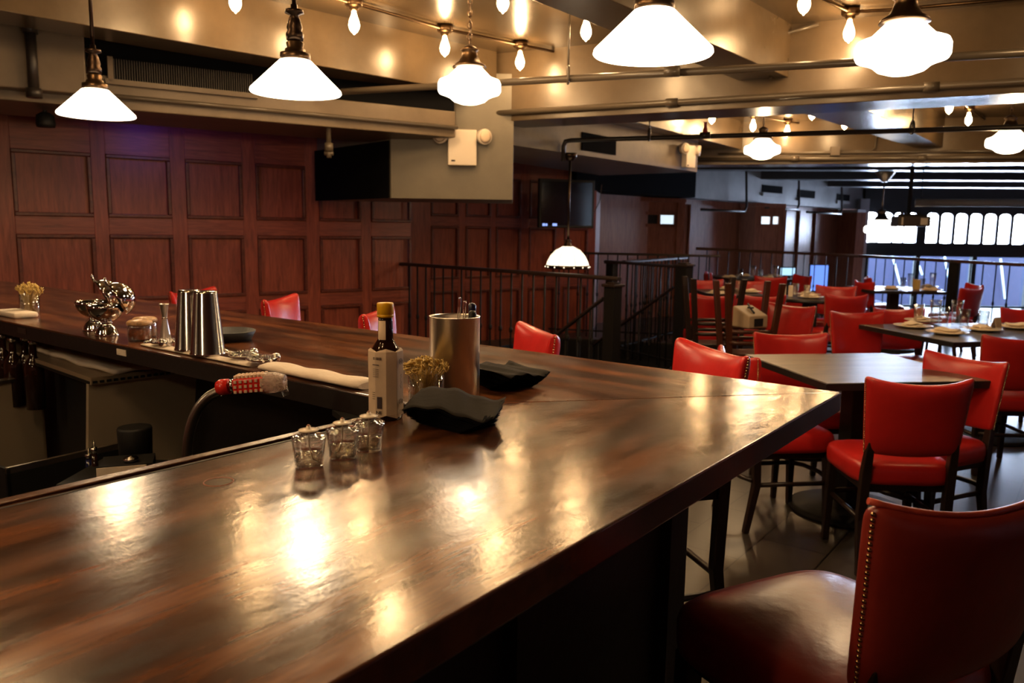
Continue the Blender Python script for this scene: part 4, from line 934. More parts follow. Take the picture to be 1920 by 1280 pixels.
# strainers
def strainer(s, off, label, rz=0.0):
    q = inner(s, off, BZ + 0.016); t = thing('cocktail_strainer', label, 'strainer', q, rz, 'spring strainers on the towel')
    bm = B(); lathe(bm, [(0, 0.0), (0.033, 0.0), (0.037, 0.003), (0.037, 0.006), (0.03, 0.004), (0, 0.003)], 32); obj('strainer_plate', bm, M['chrome'], t)
    bm = B(); pts = []
    for i in range(150):
        a = i * 2 * PI / 150; tt_ = i * 2 * PI / 5
        r_ = 0.033 + 0.004 * math.cos(tt_); pts.append((r_ * math.cos(a), r_ * math.sin(a), 0.006 + 0.004 * math.sin(tt_)))
    tube(bm, pts, 0.0007, 4, close=True); obj('spring', bm, M['chrome'], t)
    bm = B(); tube(bm, [(0.03, 0, 0.003), (0.06, 0, 0.008), (0.066, 0, 0.012)], 0.004, 6); tube(bm, [(-0.03, 0.008, 0.004), (-0.05, 0.01, 0.004)], 0.003, 6); tube(bm, [(-0.03, -0.008, 0.004), (-0.05, -0.01, 0.004)], 0.003, 6); obj('handle', bm, M['chrome'], t)
    bm = B(); lathe(bm, [(0, -0.012), (0.01, -0.008), (0.012, 0.0), (0.01, 0.008), (0, 0.012)], 14, (0.0, -0.04, 0.004)); obj('knob', bm, M['chrome'], t)
    return t
strainer(s_at(480), 0.06, 'right spring strainer lying on the rolled towel end', 2.2)
strainer(s_at(441), 0.07, 'left spring strainer on the towel right beside the shaker tins', 2.7)
strainer(s_at(305), 0.05, 'spring strainer on the thin towel between jigger and shakers', 0.4)
# jigger
q = inner(s_at(280), 0.10); t = thing('jigger', 'slim steel double jigger standing beside the spice jars', 'jigger', q)
bm = B(); lathe(bm, [(0.019, 0), (0.0185, 0.004), (0.0075, 0.075), (0.0075, 0.081), (0.0125, 0.118), (0.014, 0.121), (0.0125, 0.121), (0.006, 0.085), (0, 0.084)], 28); obj('cup_body', bm, M['steel'], t)
bm = B(); lathe(bm, [(0.0078, 0.0755), (0.0095, 0.0775), (0.0095, 0.0795), (0.0078, 0.0815)], 20); obj('collar', bm, M['chrome'], t)
# small clip-top jars
for (px, off, lab_) in ((245, 0.08, 'right small glass spice jar with corded lid'), (226, 0.13, 'left small glass spice jar behind the other')):
    q = inner(s_at(px), off); t = thing('spice_jar', lab_, 'jar', q, 0, 'small spice jars')
    bm = B(); lathe(bm, [(0, 0), (0.032, 0), (0.035, 0.004), (0.035, 0.045), (0.033, 0.05), (0.031, 0.05), (0.032, 0.045), (0.032, 0.006), (0, 0.005)], 30); obj('jar_glass', bm, M['glass'], t)
    bm = B(); lathe(bm, [(0, 0.007), (0.0305, 0.007), (0.0305, 0.036), (0, 0.038)], 24); obj('contents', bm, M['candy'], t)
    bm = B(); lathe(bm, [(0, 0.050), (0.036, 0.050), (0.038, 0.054), (0.036, 0.060), (0.03, 0.064), (0, 0.066)], 30); obj('lid', bm, M['straw'], t)
# polished globe bowls with flipped lids
for (px, off, lab_) in ((190, 0.07, 'right polished chrome globe bowl with its hinged lid open'), (150, 0.10, 'left polished chrome globe bowl with its hinged lid open')):
    q = inner(s_at(px), off); t = thing('globe_bowl', lab_, 'bowl', q, 0.5, 'chrome globe bowls')
    bm = B(); lathe(bm, [(0, 0), (0.035, 0), (0.036, 0.003), (0.034, 0.006), (0.034, 0.010), (0.031, 0.013), (0.031, 0.017), (0.027, 0.021), (0.026, 0.026), (0.018, 0.033), (0.014, 0.04), (0.02, 0.043), (0, 0.046)], 36); obj('foot', bm, M['chrome'], t)
    R = 0.056; zc_ = 0.043 + R
    bm = B(); pr = [(R * math.sin(a), zc_ - R * math.cos(a)) for a in [PI / 2 * k / 10 for k in range(11)]]; pr2 = [(0.97 * r, zc_ - (zc_ - z) * 0.97) for r, z in reversed(pr)]
    lathe(bm, pr + pr2, 40); obj('bowl_cup', bm, M['chrome'], t)
    bm = B(); lathe(bm, [(r, 2 * zc_ - z - zc_) for r, z in pr + pr2], 40)
    bmesh.ops.rotate(bm, cent=(0, 0, 0), matrix=Matrix.Rotation(1.1, 3, 'Y'), verts=bm.verts[:])
    ld = obj('hinged_lid', bm, M['chrome'], t, loc=(0.034, 0.0, zc_ + 0.016))
    bm = B(); lathe(bm, [(r * 0.955, (zc_ - z) * 0.955) for r, z in pr], 32); bmesh.ops.rotate(bm, cent=(0, 0, 0), matrix=Matrix.Rotation(1.1, 3, 'Y'), verts=bm.verts[:]); obj('lid_shade', bm, M['black'], ld)  # black inner shell puts the lid's dark reflection into colour
    bm = B(); tube(bm, [(-0.024, 0, 0.046), (-0.03, 0, 0.058), (-0.032, 0, 0.064)], 0.004, 8); lathe(bm, [(0, -0.006), (0.006, 0), (0, 0.006)], 10, (-0.033, 0, 0.067)); obj('lid_knob', bm, M['chrome'], ld)
# folded towel at far left
bm = B(); q = inner(s_at(14), 0.09); box(bm, (0, 0, 0.011), (0.2, 0.085, 0.022), bev=0.01); tag(obj('folded_towel', bm, M['cloth'], loc=q, rz=angW, smooth=True), 'white folded towel on the ledge at the left edge', 'towel')
# round black tray
q = inner(s_at(300), 0.27); bm = B(); lathe(bm, [(0, 0.0), (0.07, 0), (0.085, 0.03), (0.082, 0.032), (0.066, 0.006), (0, 0.005)], 36); tag(obj('round_tray', bm, M['black'], loc=q), 'round black bowl on the bar behind the jigger', 'bowl')

# ============================================================ INSIDE THE WELL
def well(px, py, z): return Z(px, py, z)
# drainboard unit
a = Z(15, 655, 0.93); b = Z(170, 708, 0.93); c = Z(268, 690, 0.93)
eW = Vector((b.x - a.x, b.y - a.y)).normalized(); nB = Vector((-eW.y, eW.x))
b2 = Vector((b.x, b.y)); a2 = b2 - eW * 1.6 ; dpt = 0.42
t = thing('drainboard', 'stainless bar drainboard with perforated top edge and steel side', 'drainboard', (b.x, b.y, 0))
def L2(v): return (v.x - b.x, v.y - b.y)
bm = B(); prism(bm, [L2(a2), L2(b2), L2(b2 + nB * dpt), L2(a2 + nB * dpt)], 0.905, 0.93); obj('drain_top', bm, M['draintop'] if 'draintop' in M else mat('warm_worn_steel', (0.42, 0.33, 0.22), 0.45, 0.6), t, bevel=0.002)
bm = B(); cnt = 60
for k in range(cnt):
    p_ = b2 - eW * (0.012 + 0.6 * k / cnt) ; box(bm, (p_.x - b.x - nB.x * 0.001, p_.y - b.y - nB.y * 0.001, 0.912), (0.006, 0.003, 0.009), math.atan2(eW.y, eW.x))
for k in range(14):
    p_ = b2 + nB * (0.012 + 0.022 * k); box(bm, (p_.x - b.x + eW.x * 0.001, p_.y - b.y + eW.y * 0.001, 0.914), (0.003, 0.014, 0.008), math.atan2(eW.y, eW.x))
o = obj('perforation', bm, M['black'], t); o['kind'] = 'stuff'
bm = B(); slab(bm, L2(b2 - eW * 0.02), L2(b2 + nB * dpt - eW * 0.02), 0.02, 0.55, 0.905, 1); 
for v in bm.verts:
    if v.co.z < 0.6: v.co.x -= eW.x * 0.06; v.co.y -= eW.y * 0.06
obj('side_panel', bm, M['steelr'], t)
bm = B(); prism(bm, [L2(a2 + nB * 0.1), L2(b2 + nB * 0.1 - eW * 0.1), L2(b2 + nB * dpt - eW * 0.1), L2(a2 + nB * dpt)], 0, 0.905); obj('cabinet', bm, M['black'], t)
# towel on the drainboard
bm = B(); n1_, n2_ = 24, 8; vs = []
p0 = Z(40, 651, 0.94); p1 = Z(215, 697, 0.94); e_ = (p1 - p0); Lr = e_.length; e_.normalize(); s_ = Vector((-e_.y, e_.x, 0))
for j in range(n2_ + 1):
    row = []
    for i in range(n1_ + 1):
        u_, v_ = i / n1_, j / n2_
        z = 0.938 + 0.014 * math.exp(-((u_ - 0.35) / 0.2) ** 2) * v_ + 0.006 * math.sin(u_ * 9 + v_ * 4) ** 2 + 0.005
        row.append(bm.verts.new(Vector((p0.x, p0.y, 0)) + e_ * Lr * u_ + s_ * (0.14 * v_ + 0.01 * math.sin(u_ * 6)) + Vector((0, 0, z))))
    vs.append(row)
for j in range(n2_):
    for i in range(n1_): bm.faces.new((vs[j][i], vs[j][i + 1], vs[j + 1][i + 1], vs[j + 1][i])).smooth = True
o = tag(obj('bar_towel', bm, M['cloth']), 'white crumpled towel laid on the drainboard', 'towel'); s = o.modifiers.new('s', 'SOLIDIFY'); s.thickness = 0.012; s.offset = -1
# ice bin steel box
a = Z(-60, 728, 0.84); b = Z(78, 704, 0.84); e_ = Vector((b.x - a.x, b.y - a.y)).normalized(); n_ = Vector((-e_.y, e_.x))
t = thing('ice_bin', 'stainless steel ice bin below the drainboard at left edge', 'ice bin')
bm = B(); A_ = Vector((a.x, a.y)) - e_ * 0.3; B_ = Vector((b.x, b.y))
slab(bm, A_, B_, 0.012, 0.3, 0.84, 1); slab(bm, B_, B_ + n_ * 0.25, 0.012, 0.3, 0.84, 1); obj('bin_wall', bm, M['steelr'], t)
bm = B(); slab(bm, A_ - n_ * 0.01, B_ - n_ * 0.01, 0.035, 0.835, 0.85, 1); obj('bin_rim', bm, M['steel'], t, bevel=0.003)
# speed rail
a = Z(12, 877, 0.72); b = Z(226, 830, 0.72); e_ = Vector((b.x - a.x, b.y - a.y)).normalized(); n_ = Vector((-e_.y, e_.x))
t = thing('speed_rail', 'black bottle rail with bright steel front bar in the bar well', 'bottle rail')
bm = B(); slab(bm, (a.x, a.y), (b.x, b.y), 0.012, 0.70, 0.72, 1); obj('front_bar', bm, M['steel'], t, bevel=0.002)
bm = B(); slab(bm, (a.x, a.y), (b.x, b.y), 0.01, 0.50, 0.70, 1); slab(bm, Vector((a.x, a.y)), Vector((a.x, a.y)) + n_ * 0.25, 0.01, 0.5, 0.715, -1); prism(bm, [(a.x, a.y), (b.x, b.y), (b.x + n_.x * 0.2, b.y + n_.y * 0.2), (a.x + n_.x * 0.2, a.y + n_.y * 0.2)], 0.49, 0.5); obj('rail_body', bm, M['black'], t)
bm = B(); 
for p_ in (a, b): box(bm, (p_.x + n_.x * 0.1, p_.y + n_.y * 0.1, 0.245), (0.04, 0.04, 0.49))
obj('leg', bm, M['black'], t)
# bottles in the well
def dark_bottle(px, py, z, label, h=0.28, r=0.035, m=None):
    q = Z(px, py, z); t = thing('liquor_bottle', label, 'bottle', (q.x, q.y, z - h), 0, 'bottles in the bar well')
    bm = B(); lathe(bm, [(0, 0), (r, 0), (r, h * 0.6), (r * 0.8, h * 0.68), (r * 0.38, h * 0.76), (r * 0.34, h * 0.95), (0, h * 0.95)], 20); obj('glass_body', bm, m or M['darkglass'], t)
    bm = B(); lathe(bm, [(0, h * 0.93), (r * 0.4, h * 0.93), (r * 0.4, h), (r * 0.15, h), (r * 0.12, h * 1.08), (0, h * 1.08)], 14); obj('pour_spout', bm, M['chromer'], t)
navy = mat('navy_bottle', (0.01, 0.012, 0.06), 0.1)
dark_bottle(166, 850, 0.76, 'small dark blue bottle behind the steel rail', 0.2, 0.026, navy)
dark_bottle(176, 838, 0.79, 'slim dark bottle with metal spout behind the steel rail', 0.25, 0.022)
for i, (px, py) in enumerate(((3, 625), (22, 632), (45, 630), (60, 636))):
    dark_bottle(px, py, 1.0, ('dark bottle at the very left edge under the ledge', 'second dark bottle from the left under the ledge', 'third dark bottle from the left under the ledge', 'dark bottle nearest the towel under the ledge')[i], 0.26, 0.033)
bm = B(); pA = Z(-40, 640, 0.74); pB = Z(75, 655, 0.74); eQ = Vector((pB.x - pA.x, pB.y - pA.y)).normalized(); 
prism(bm, [(pA.x - 0.3, pA.y - 0.1), (pB.x + 0.1, pB.y - 0.25), (pB.x + 0.3, pB.y + 0.3), (pA.x, pA.y + 0.5)], 0.70, 0.735); tag(obj('bottle_shelf', bm, M['black']), 'black shelf under the ledge holding dark bottles', 'shelf')
# black cup & caddy
q = Z(252, 800, 0.86); bm = B(); lathe(bm, [(0, -0.12), (0.042, -0.12), (0.046, -0.005), (0.044, 0), (0.038, 0.001), (0, 0.0)], 32, (q.x, q.y, 0.86)); tag(obj('black_canister', bm, M['black']), 'black lidded canister standing in the bar well', 'canister')
q = Z(252, 800, 0.86)
bm = B(); prism(bm, [(q.x - 0.15, q.y - 0.14), (q.x + 0.12, q.y - 0.14), (q.x + 0.12, q.y + 0.1), (q.x - 0.15, q.y + 0.1)], 0.70, 0.735); tag(obj('well_shelf', bm, M['black']), 'black shelf in the bar well carrying the canister', 'shelf')
a = Z(193, 862, 0.80); 
t = thing('garnish_caddy', 'black and white garnish caddy in the bar well beside the round metal cap', 'caddy', (a.x, a.y, 0.735), 0.35)
bm = B(); box(bm, (0.06, 0.0, 0.03), (0.13, 0.10, 0.06)); obj('tray', bm, M['black'], t)
bm = B(); box(bm, (0.05, -0.052, 0.03), (0.12, 0.003, 0.055)); obj('pale_front', bm, M['cloth'], t)
bm = B(); lathe(bm, [(0, 0.062), (0.018, 0.062), (0.02, 0.068), (0.016, 0.073), (0.006, 0.074), (0.004, 0.076), (0, 0.076)], 24, (0.07, -0.02, 0)); obj('round_cap', bm, M['chromer'], t)
# soda gun
yy = 1.72
def W3(px, py, y): d = ray(px, py); t = y / d.y; return Vector((d.x * t, y, CAM_H + d.z * t))
t = thing('soda_gun', 'red soda gun wrapped in plastic with silver braided hose', 'soda gun')
hp = [W3(x, y_, yy - 0.0) for x, y_ in ((352, 960), (350, 900), (350, 852), (353, 820), (360, 790), (373, 762), (392, 742), (412, 733))]
sm = []
for i in range(len(hp) - 1):
    for k in range(4): sm.append(hp[i].lerp(hp[i + 1], k / 4))
sm.append(hp[-1])
for _ in range(3): sm = [sm[0]] + [(sm[i - 1] + sm[i] * 2 + sm[i + 1]) / 4 for i in range(1, len(sm) - 1)] + [sm[-1]]
bm = B(); fine = []
for i in range(len(sm) - 1):
    for k in range(6): fine.append(sm[i].lerp(sm[i + 1], k / 6))
tube(bm, fine, 0.011, 12, rads=[0.0115 if i % 2 else 0.0098 for i in range(len(fine))]); obj('hose', bm, M['hose'], t)
g0 = W3(407, 727, yy); g1 = W3(430, 724, yy); g2 = W3(442, 722, yy); g3 = W3(500, 717, yy); g4 = W3(535, 716, yy)
bm = B(); tube(bm, [g0, g0.lerp(g1, 0.3), g1], 0.0175, 14, rads=[0.0135, 0.018, 0.017]); obj('red_collar', bm, M['gunred'], t)
bm = B(); tube(bm, [g1, g2], 0.0145, 12); obj('clamp', bm, M['chrome'], t)
bm = B(); d = (g3 - g2); mid_ = (g2 + g3) / 2; box(bm, mid_, (d.length + 0.004, 0.04, 0.034), 0, 0, -math.atan2(d.z, d.x), bev=0.006); gh = obj('gun_head', bm, M['gunred'], t, smooth=True)
bm = B()
for i in range(8):
    for j in range(3):
        p_ = g2.lerp(g3, (i + 0.5) / 8) + Vector((0, -0.013 + 0.013 * j, 0.0185)); lathe(bm, [(0.004, -0.003), (0.0042, 0.003), (0.003, 0.0045), (0, 0.0048)], 8, p_)
for i in range(6):
    for j in range(3):
        p_ = g2.lerp(g3, (i + 0.5) / 6) + Vector((0, -0.0205, -0.012 + 0.011 * j)); box(bm, p_, (0.006, 0.003, 0.006))
obj('button', bm, M['gunbutton'], gh)
bm = B(); tube(bm, [g3.lerp(g2, 0.12), g3, g3.lerp(g4, 0.5), g4], 0.02, 16, rads=[0.022, 0.024, 0.023, 0.017]); o = obj('plastic_wrap', bm, M['wrap'], t)
bm = B(); tube(bm, [g4 - Vector((0.004, 0, 0.012)), g4 + Vector((0.002, 0, -0.03))], 0.008, 10); obj('nozzle', bm, M['glass'], t)

# ============================================================ CHAIRS AND STOOLS
def shell(bm, zb, zt, wb, wt, yb, yt, curve, rise, th, nu=14, nv=8):
    """upholstered back: concave towards +Y, corners rise"""
    def P(u, v, side):
        wd = (wb + (wt - wb) * v) / 2
        x = u * wd
        y = yb + (yt - yb) * v + curve * abs(u) ** 2.2 * (0.4 + 0.6 * v)
        z = zb + (zt + rise * abs(u) ** 2.4 - zb) * v - 0.012 * (1 - v) * (1 - u * u)
        e = max(abs(u), abs(2 * v - 1)); t_ = th / 2 * (1 - 0.45 * e ** 6)
        return Vector((x, y + side * t_, z))
    fr, bk = [], []
    for j in range(nv + 1):
        fr.append([bm.verts.new(P(-1 + 2 * i / nu, j / nv, 1)) for i in range(nu + 1)])
        bk.append([bm.verts.new(P(-1 + 2 * i / nu, j / nv, -1)) for i in range(nu + 1)])
    for j in range(nv):
        for i in range(nu):
            bm.faces.new((fr[j][i], fr[j][i + 1], fr[j + 1][i + 1], fr[j + 1][i])); bm.faces.new((bk[j][i], bk[j + 1][i], bk[j + 1][i + 1], bk[j][i + 1]))
    for i in range(nu):
        bm.faces.new((fr[0][i], bk[0][i], bk[0][i + 1], fr[0][i + 1])); bm.faces.new((fr[nv][i], fr[nv][i + 1], bk[nv][i + 1], bk[nv][i]))
    for j in range(nv):
        bm.faces.new((fr[j][0], fr[j + 1][0], bk[j + 1][0], bk[j][0])); bm.faces.new((fr[j][nu], bk[j][nu], bk[j + 1][nu], fr[j + 1][nu]))
    return P
def cushion(bm, zc, hw, hd, th, y0, dome=0.02):
    n = 14; m = 10; 
    def S(a, p): c, s = math.cos(a), math.sin(a); return (math.copysign(abs(c) ** p, c), math.copysign(abs(s) ** p, s))
    rings = []
    prof = [(0.0, -0.5), (0.9, -0.5), (0.985, -0.42), (1.0, -0.2), (1.0, 0.15), (0.98, 0.34), (0.93, 0.45), (0.8, 0.55), (0.5, 0.66), (0.0, 0.7)]
    seg = 40
    for (r, z) in prof:
        if r == 0: rings.append([bm.verts.new((0, y0, zc + z * th))]); continue
        ring = []
        for k in range(seg):
            x, y = S(2 * PI * k / seg, 0.42)
            fr_ = 1.0 + 0.04 * y
            ring.append(bm.verts.new((x * hw * r * fr_, y0 + y * hd * r, zc + z * th)))
        rings.append(ring)
    for i in range(len(rings) - 1):
        A, D = rings[i], rings[i + 1]
        for k in range(seg):
            k2 = (k + 1) % seg
            if len(A) == 1: f = bm.faces.new((A[0], D[k2], D[k]))
            elif len(D) == 1: f = bm.faces.new((A[k], A[k2], D[0]))
            else: f = bm.faces.new((A[k], A[k2], D[k2], D[k]))
            f.smooth = True
def seat_thing(name, label, cat, seatz, backlow, backtop, mred, group, nails=True):
    t = thing(name, label, cat, (0, 0, 0), 0, group)
    th = 0.095; bm = B(); cushion(bm, seatz - 0.045, 0.215, 0.215, th, 0.0); obj('seat', bm, mred, t)
    bm = B(); P = shell(bm, backlow, backtop, 0.385, 0.44, -0.225, -0.285, 0.055, 0.028, 0.062)
    bk = obj('backrest', bm, mred, t, sub=2, smooth=True)
    if nails:
        nn_ = int((backtop - backlow) / 0.0082)
        for sx in (-1, 1):
            bm = B()
            for k in range(nn_):
                v = 0.02 + 0.93 * k / (nn_ - 1); p_ = P(sx * 0.985, v, -0.35)
                lathe(bm, [(0, 0.0028), (0.0022, 0.002), (0.0034, 0), (0.0034, -0.002)], 8, (0, 0, 0))
                vs = bm.verts[-25:] if False else None
                nv_ = 1 + 8 * 3
                vv = list(bm.verts)[-nv_:]
                bmesh.ops.rotate(bm, cent=(0, 0, 0), matrix=Matrix.Rotation(sx * PI / 2, 3, 'Y'), verts=vv)
                bmesh.ops.translate(bm, vec=p_ + Vector((sx * 0.002, 0, 0)), verts=vv)
            obj('nailhead_trim', bm, M['nail'], bk)
    # legs
    sz = seatz - 0.09
    for sx in (-1, 1):
        bm = B(); x1 = sx * 0.175
        rings = []
        def post(pts, r):
            prev = None
            for (x, y, z, h) in pts:
                ring = [bm.verts.new((x + a * h, y + b_ * h, z)) for a, b_ in ((-1, -1), (1, -1), (1, 1), (-1, 1))]
                if prev:
                    for k in range(4): bm.faces.new((prev[k], prev[(k + 1) % 4], ring[(k + 1) % 4], ring[k]))
                else: bm.faces.new(ring[::-1])
                prev = ring
            bm.faces.new(prev)
        post([(x1 * 1.06, 0.18, 0, 0.013), (x1, 0.165, sz, 0.02)], 0); obj('leg', bm, M['espresso'], t, bevel=0.004)
        bm = B()
        post([(x1 * 1.04, -0.235, 0, 0.014), (x1 * 1.0, -0.19, sz * 0.6, 0.018), (x1 * 0.99, -0.20, sz + 0.05, 0.019), (x1 * 0.98, -0.216, backlow + 0.015, 0.016), (x1 * 0.98, -0.224, backlow + 0.05, 0.011)], 0); obj('leg', bm, M['espresso'], t, bevel=0.004)
    bm = B(); box(bm, (0, 0, sz - 0.01), (0.36, 0.36, 0.045)); obj('seat_frame', bm, M['espresso'], t, bevel=0.004)
    zr = seatz * 0.48 if seatz < 0.6 else 0.3
    bm = B()
    tube(bm, [(-0.175, 0.17, zr), (-0.12, 0.215, zr), (0, 0.235, zr), (0.12, 0.215, zr), (0.175, 0.17, zr)], 0.012, 8); obj('stretcher', bm, M['espresso'], t)
    bm = B(); tube(bm, [(-0.175, 0.17, zr), (-0.17, -0.2, zr)], 0.012, 8); obj('stretcher', bm, M['espresso'], t)
    bm = B(); tube(bm, [(0.175, 0.17, zr), (0.17, -0.2, zr)], 0.012, 8); obj('stretcher', bm, M['espresso'], t)
    bm = B(); tube(bm, [(-0.17, -0.205, zr * 1.1), (-0.1, -0.235, zr * 1.1), (0.1, -0.235, zr * 1.1), (0.17, -0.205, zr * 1.1)], 0.012, 8); obj('stretcher', bm, M['espresso'], t)
    return t
# near stool first (worn leather)
def place_by_back(fn, bx, by, fx, fy, label, group=None):
    f = Vector((fx, fy)).normalized(); c_ = Vector((bx, by)) + f * 0.285
    return fn((c_.x, c_.y, 0), yaw(f.x, f.y), label, group)
st0 = seat_thing('bar_stool', 'near worn dark red leather bar stool with nailhead trim at bottom right', 'bar stool', 0.735, 0.765, 1.042, M['redworn'], None)
def zmove(o, l, r): o.location = l; o.rotation_euler = (0, 0, r)
f = Vector((-0.46, 0.89)).normalized(); rgt = Vector((f.y, -f.x)); lc = Vector((0.50, 1.03)); bc = lc + rgt * 0.215
zmove(st0, (bc.x + f.x * 0.25, bc.y + f.y * 0.25, 0), yaw(f.x, f.y))
bm = B()
def shelltop(u): 
    wd = 0.44 / 2; return Vector((u * wd, -0.285 + 0.055 * abs(u) ** 2.2, 1.042 + 0.028 * abs(u) ** 2.4 + 0.001))
tube(bm, [shelltop(-1 + 2 * k / 24) for k in range(25)], 0.005, 8); obj('welt', bm, M['piping'], [o for o in C.objects if o.parent == st0 and o.name.startswith('backrest')][0])
stool = seat_thing('bar_stool', 'x', 'bar stool', 0.735, 0.765, 1.042, M['red'], 'red bar stools at the far side of the bar')
STOOLS = [((1275, 628), (1435, 668), (-0.96, -0.28), 'bright red bar stool back rising right of the black railing, nearest the bar corner'),
          ((982, 598), (1062, 628), (-0.96, -0.28), 'red bar stool back right of the steel utensil cylinder'),
          ((676, 585), (716, 572), (0.99, -0.12), 'red bar stool back just behind the bitters bottle'),
          ((486, 560), (543, 548), (0.99, -0.10), 'red bar stool back between the shaker tins and the bitters bottle'),
          ((325, 548), (378, 533), (0.97, -0.2), 'red bar stool back just showing above the shaker tins')]
first = True
for (l, r, fdir, lab_) in STOOLS:
    pm = (Z(*l, 1.066) + Z(*r, 1.066)) / 2; f = Vector(fdir).normalized(); c_ = Vector((pm.x, pm.y)) + f * 0.265
    if first: zmove(stool, (c_.x, c_.y, 0), yaw(f.x, f.y)); stool['label'] = lab_; first = False
    else: dup(stool, (c_.x, c_.y, 0), yaw(f.x, f.y), lab_)
chair = seat_thing('dining_chair', 'x', 'chair', 0.48, 0.53, 0.835, M['red'], 'red leather dining chairs')
# (back centre x, y, facing x, y, label)
CH = [((1.655, 3.15), (0.04, 1), 'red dining chair seen from behind at the near side of the bare table'),
      ((2.225, 3.83), (-0.90, -0.42), 'red dining chair with nailhead edge at the right side of the bare table'),
      ((1.62, 4.66), (0.0, -1), 'red dining chair facing the camera across the bare table'),
      ((1.06, 3.85), (0.96, 0.15), 'red dining chair whose seat shows under the bar corner, left of the bare table'),
      ((2.58, 6.02), (0.12, -1), 'wrinkled red chair at the left end of the large set table, far side'),
      ((3.05, 6.35), (0.12, -1), 'red chair behind the large set table, second from its left end'),
      ((2.97, 4.60), (0.05, 1), 'dark red chair seen from behind at the right edge, before the large set table'),
      ((4.18, 6.5), (-0.1, -1), 'bright red chair at right edge beyond the large set table'),
      ((4.28, 9.85), (0.95, 0.1), 'red chair side on at the left of the distant set table, nearer one'),
      ((4.75, 10.8), (0.9, -0.3), 'red chair side on at the left of the distant set table, further one'),
      ((5.12, 8.85), (-0.5, 0.85), 'dark red chair at the right of the distant set table, nearer the camera'),
      ((5.58, 9.6), (-0.95, 0.1), 'dark red chair at right of the distant set table with its outer back lit'),
      ((3.62, 8.95), (-0.5, -0.9), 'red chair behind the round table, far right side'),
      ((3.2, 7.6), (-0.1, 1), 'purplish red chair in front of the round table on its right'),
      ((2.30, 6.5), (-0.75, -0.6), 'red chair turned sideways beside the upturned wooden high chairs'),
      ((2.35, 9.8), (0.1, -1), 'red chair facing the camera behind the newel post'),
      ((1.86, 7.4), (0.1, 1), 'red chair seen from behind the dark high chair legs, left one'),
      ((2.33, 7.4), (0.05, 1), 'red chair seen from behind beyond the beige booster seat'),
      ((2.85, 9.75), (-0.1, -1), 'red chair facing the camera between the two set tables at centre'),
      ((2.75, 11.45), (0.95, -0.1), 'distant red chair side on right beside the stair newel'),
      ((3.42, 10.6), (0.1, 1), 'red chair partly hidden left of the folded place cards'),
      ((4.05, 11.1), (-0.9, -0.2), 'dark red chair in front of the small blue screen')]
first = True
for (b_, fdir, lab_) in CH:
    f = Vector(fdir).normalized(); c_ = Vector(b_) + f * 0.28
    if first: zmove(chair, (c_.x, c_.y, 0), yaw(f.x, f.y)); chair['label'] = lab_; first = False
    else: dup(chair, (c_.x, c_.y, 0), yaw(f.x, f.y), lab_)

# ============================================================ TABLES
def table(x, y, rz, sx, sy, label, rnd=False, base=0.3):
    t = thing('dining_table', label, 'table', (x, y, 0), rz, 'dark pedestal dining tables')
    bm = B()
    if rnd: lathe(bm, [(0, 0.725), (sx / 2, 0.725), (sx / 2, 0.76), (0, 0.76)], 48, smooth=False)
    else: box(bm, (0, 0, 0.7425), (sx, sy, 0.035))
    obj('tabletop', bm, M['table'], t, bevel=0.003)
    bm = B()
    if rnd: lathe(bm, [(sx / 2 - 0.001, 0.724), (sx / 2 + 0.0015, 0.724), (sx / 2 + 0.0015, 0.757), (sx / 2 - 0.001, 0.757)], 48)
    else:
        for (cx, cy, ax, ay) in ((0, sy / 2, sx, 0.004), (0, -sy / 2, sx, 0.004), (sx / 2, 0, 0.004, sy), (-sx / 2, 0, 0.004, sy)): box(bm, (cx, cy, 0.741), (ax + 0.004, ay, 0.032))
    obj('edge_band', bm, M['tableedge'], t)
    bm = B(); box(bm, (0, 0, 0.375), (0.11, 0.11, 0.70)); obj('column', bm, M['tableedge'], t, bevel=0.006)
    bm = B(); lathe(bm, [(0, 0), (base, 0), (base, 0.012), (base * 0.9, 0.025), (0.08, 0.04), (0, 0.04)], 40); obj('base', bm, M['iron'], t)
    return t
table(1.77, 4.02, math.radians(9), 0.84, 0.84, 'bare square dark wood table beside the bar corner')
table(3.42, 5.62, math.radians(12), 1.5, 0.95, 'large dark table set with plates and glasses at right')
table(4.72, 9.92, math.radians(-3), 0.88, 0.88, 'distant square table set with plates in front of the blue windows')
table(3.10, 8.32, 0.3, 0.68, 0.68, 'small round dark table set with two plates at centre right', rnd=True, base=0.22)
table(2.42, 8.95, math.radians(2), 0.60, 0.86, 'set table hidden behind the upturned high chairs', base=0.22)
table(3.55, 11.95, math.radians(5), 1.0, 0.95, 'furthest set table near the back railing', base=0.3)

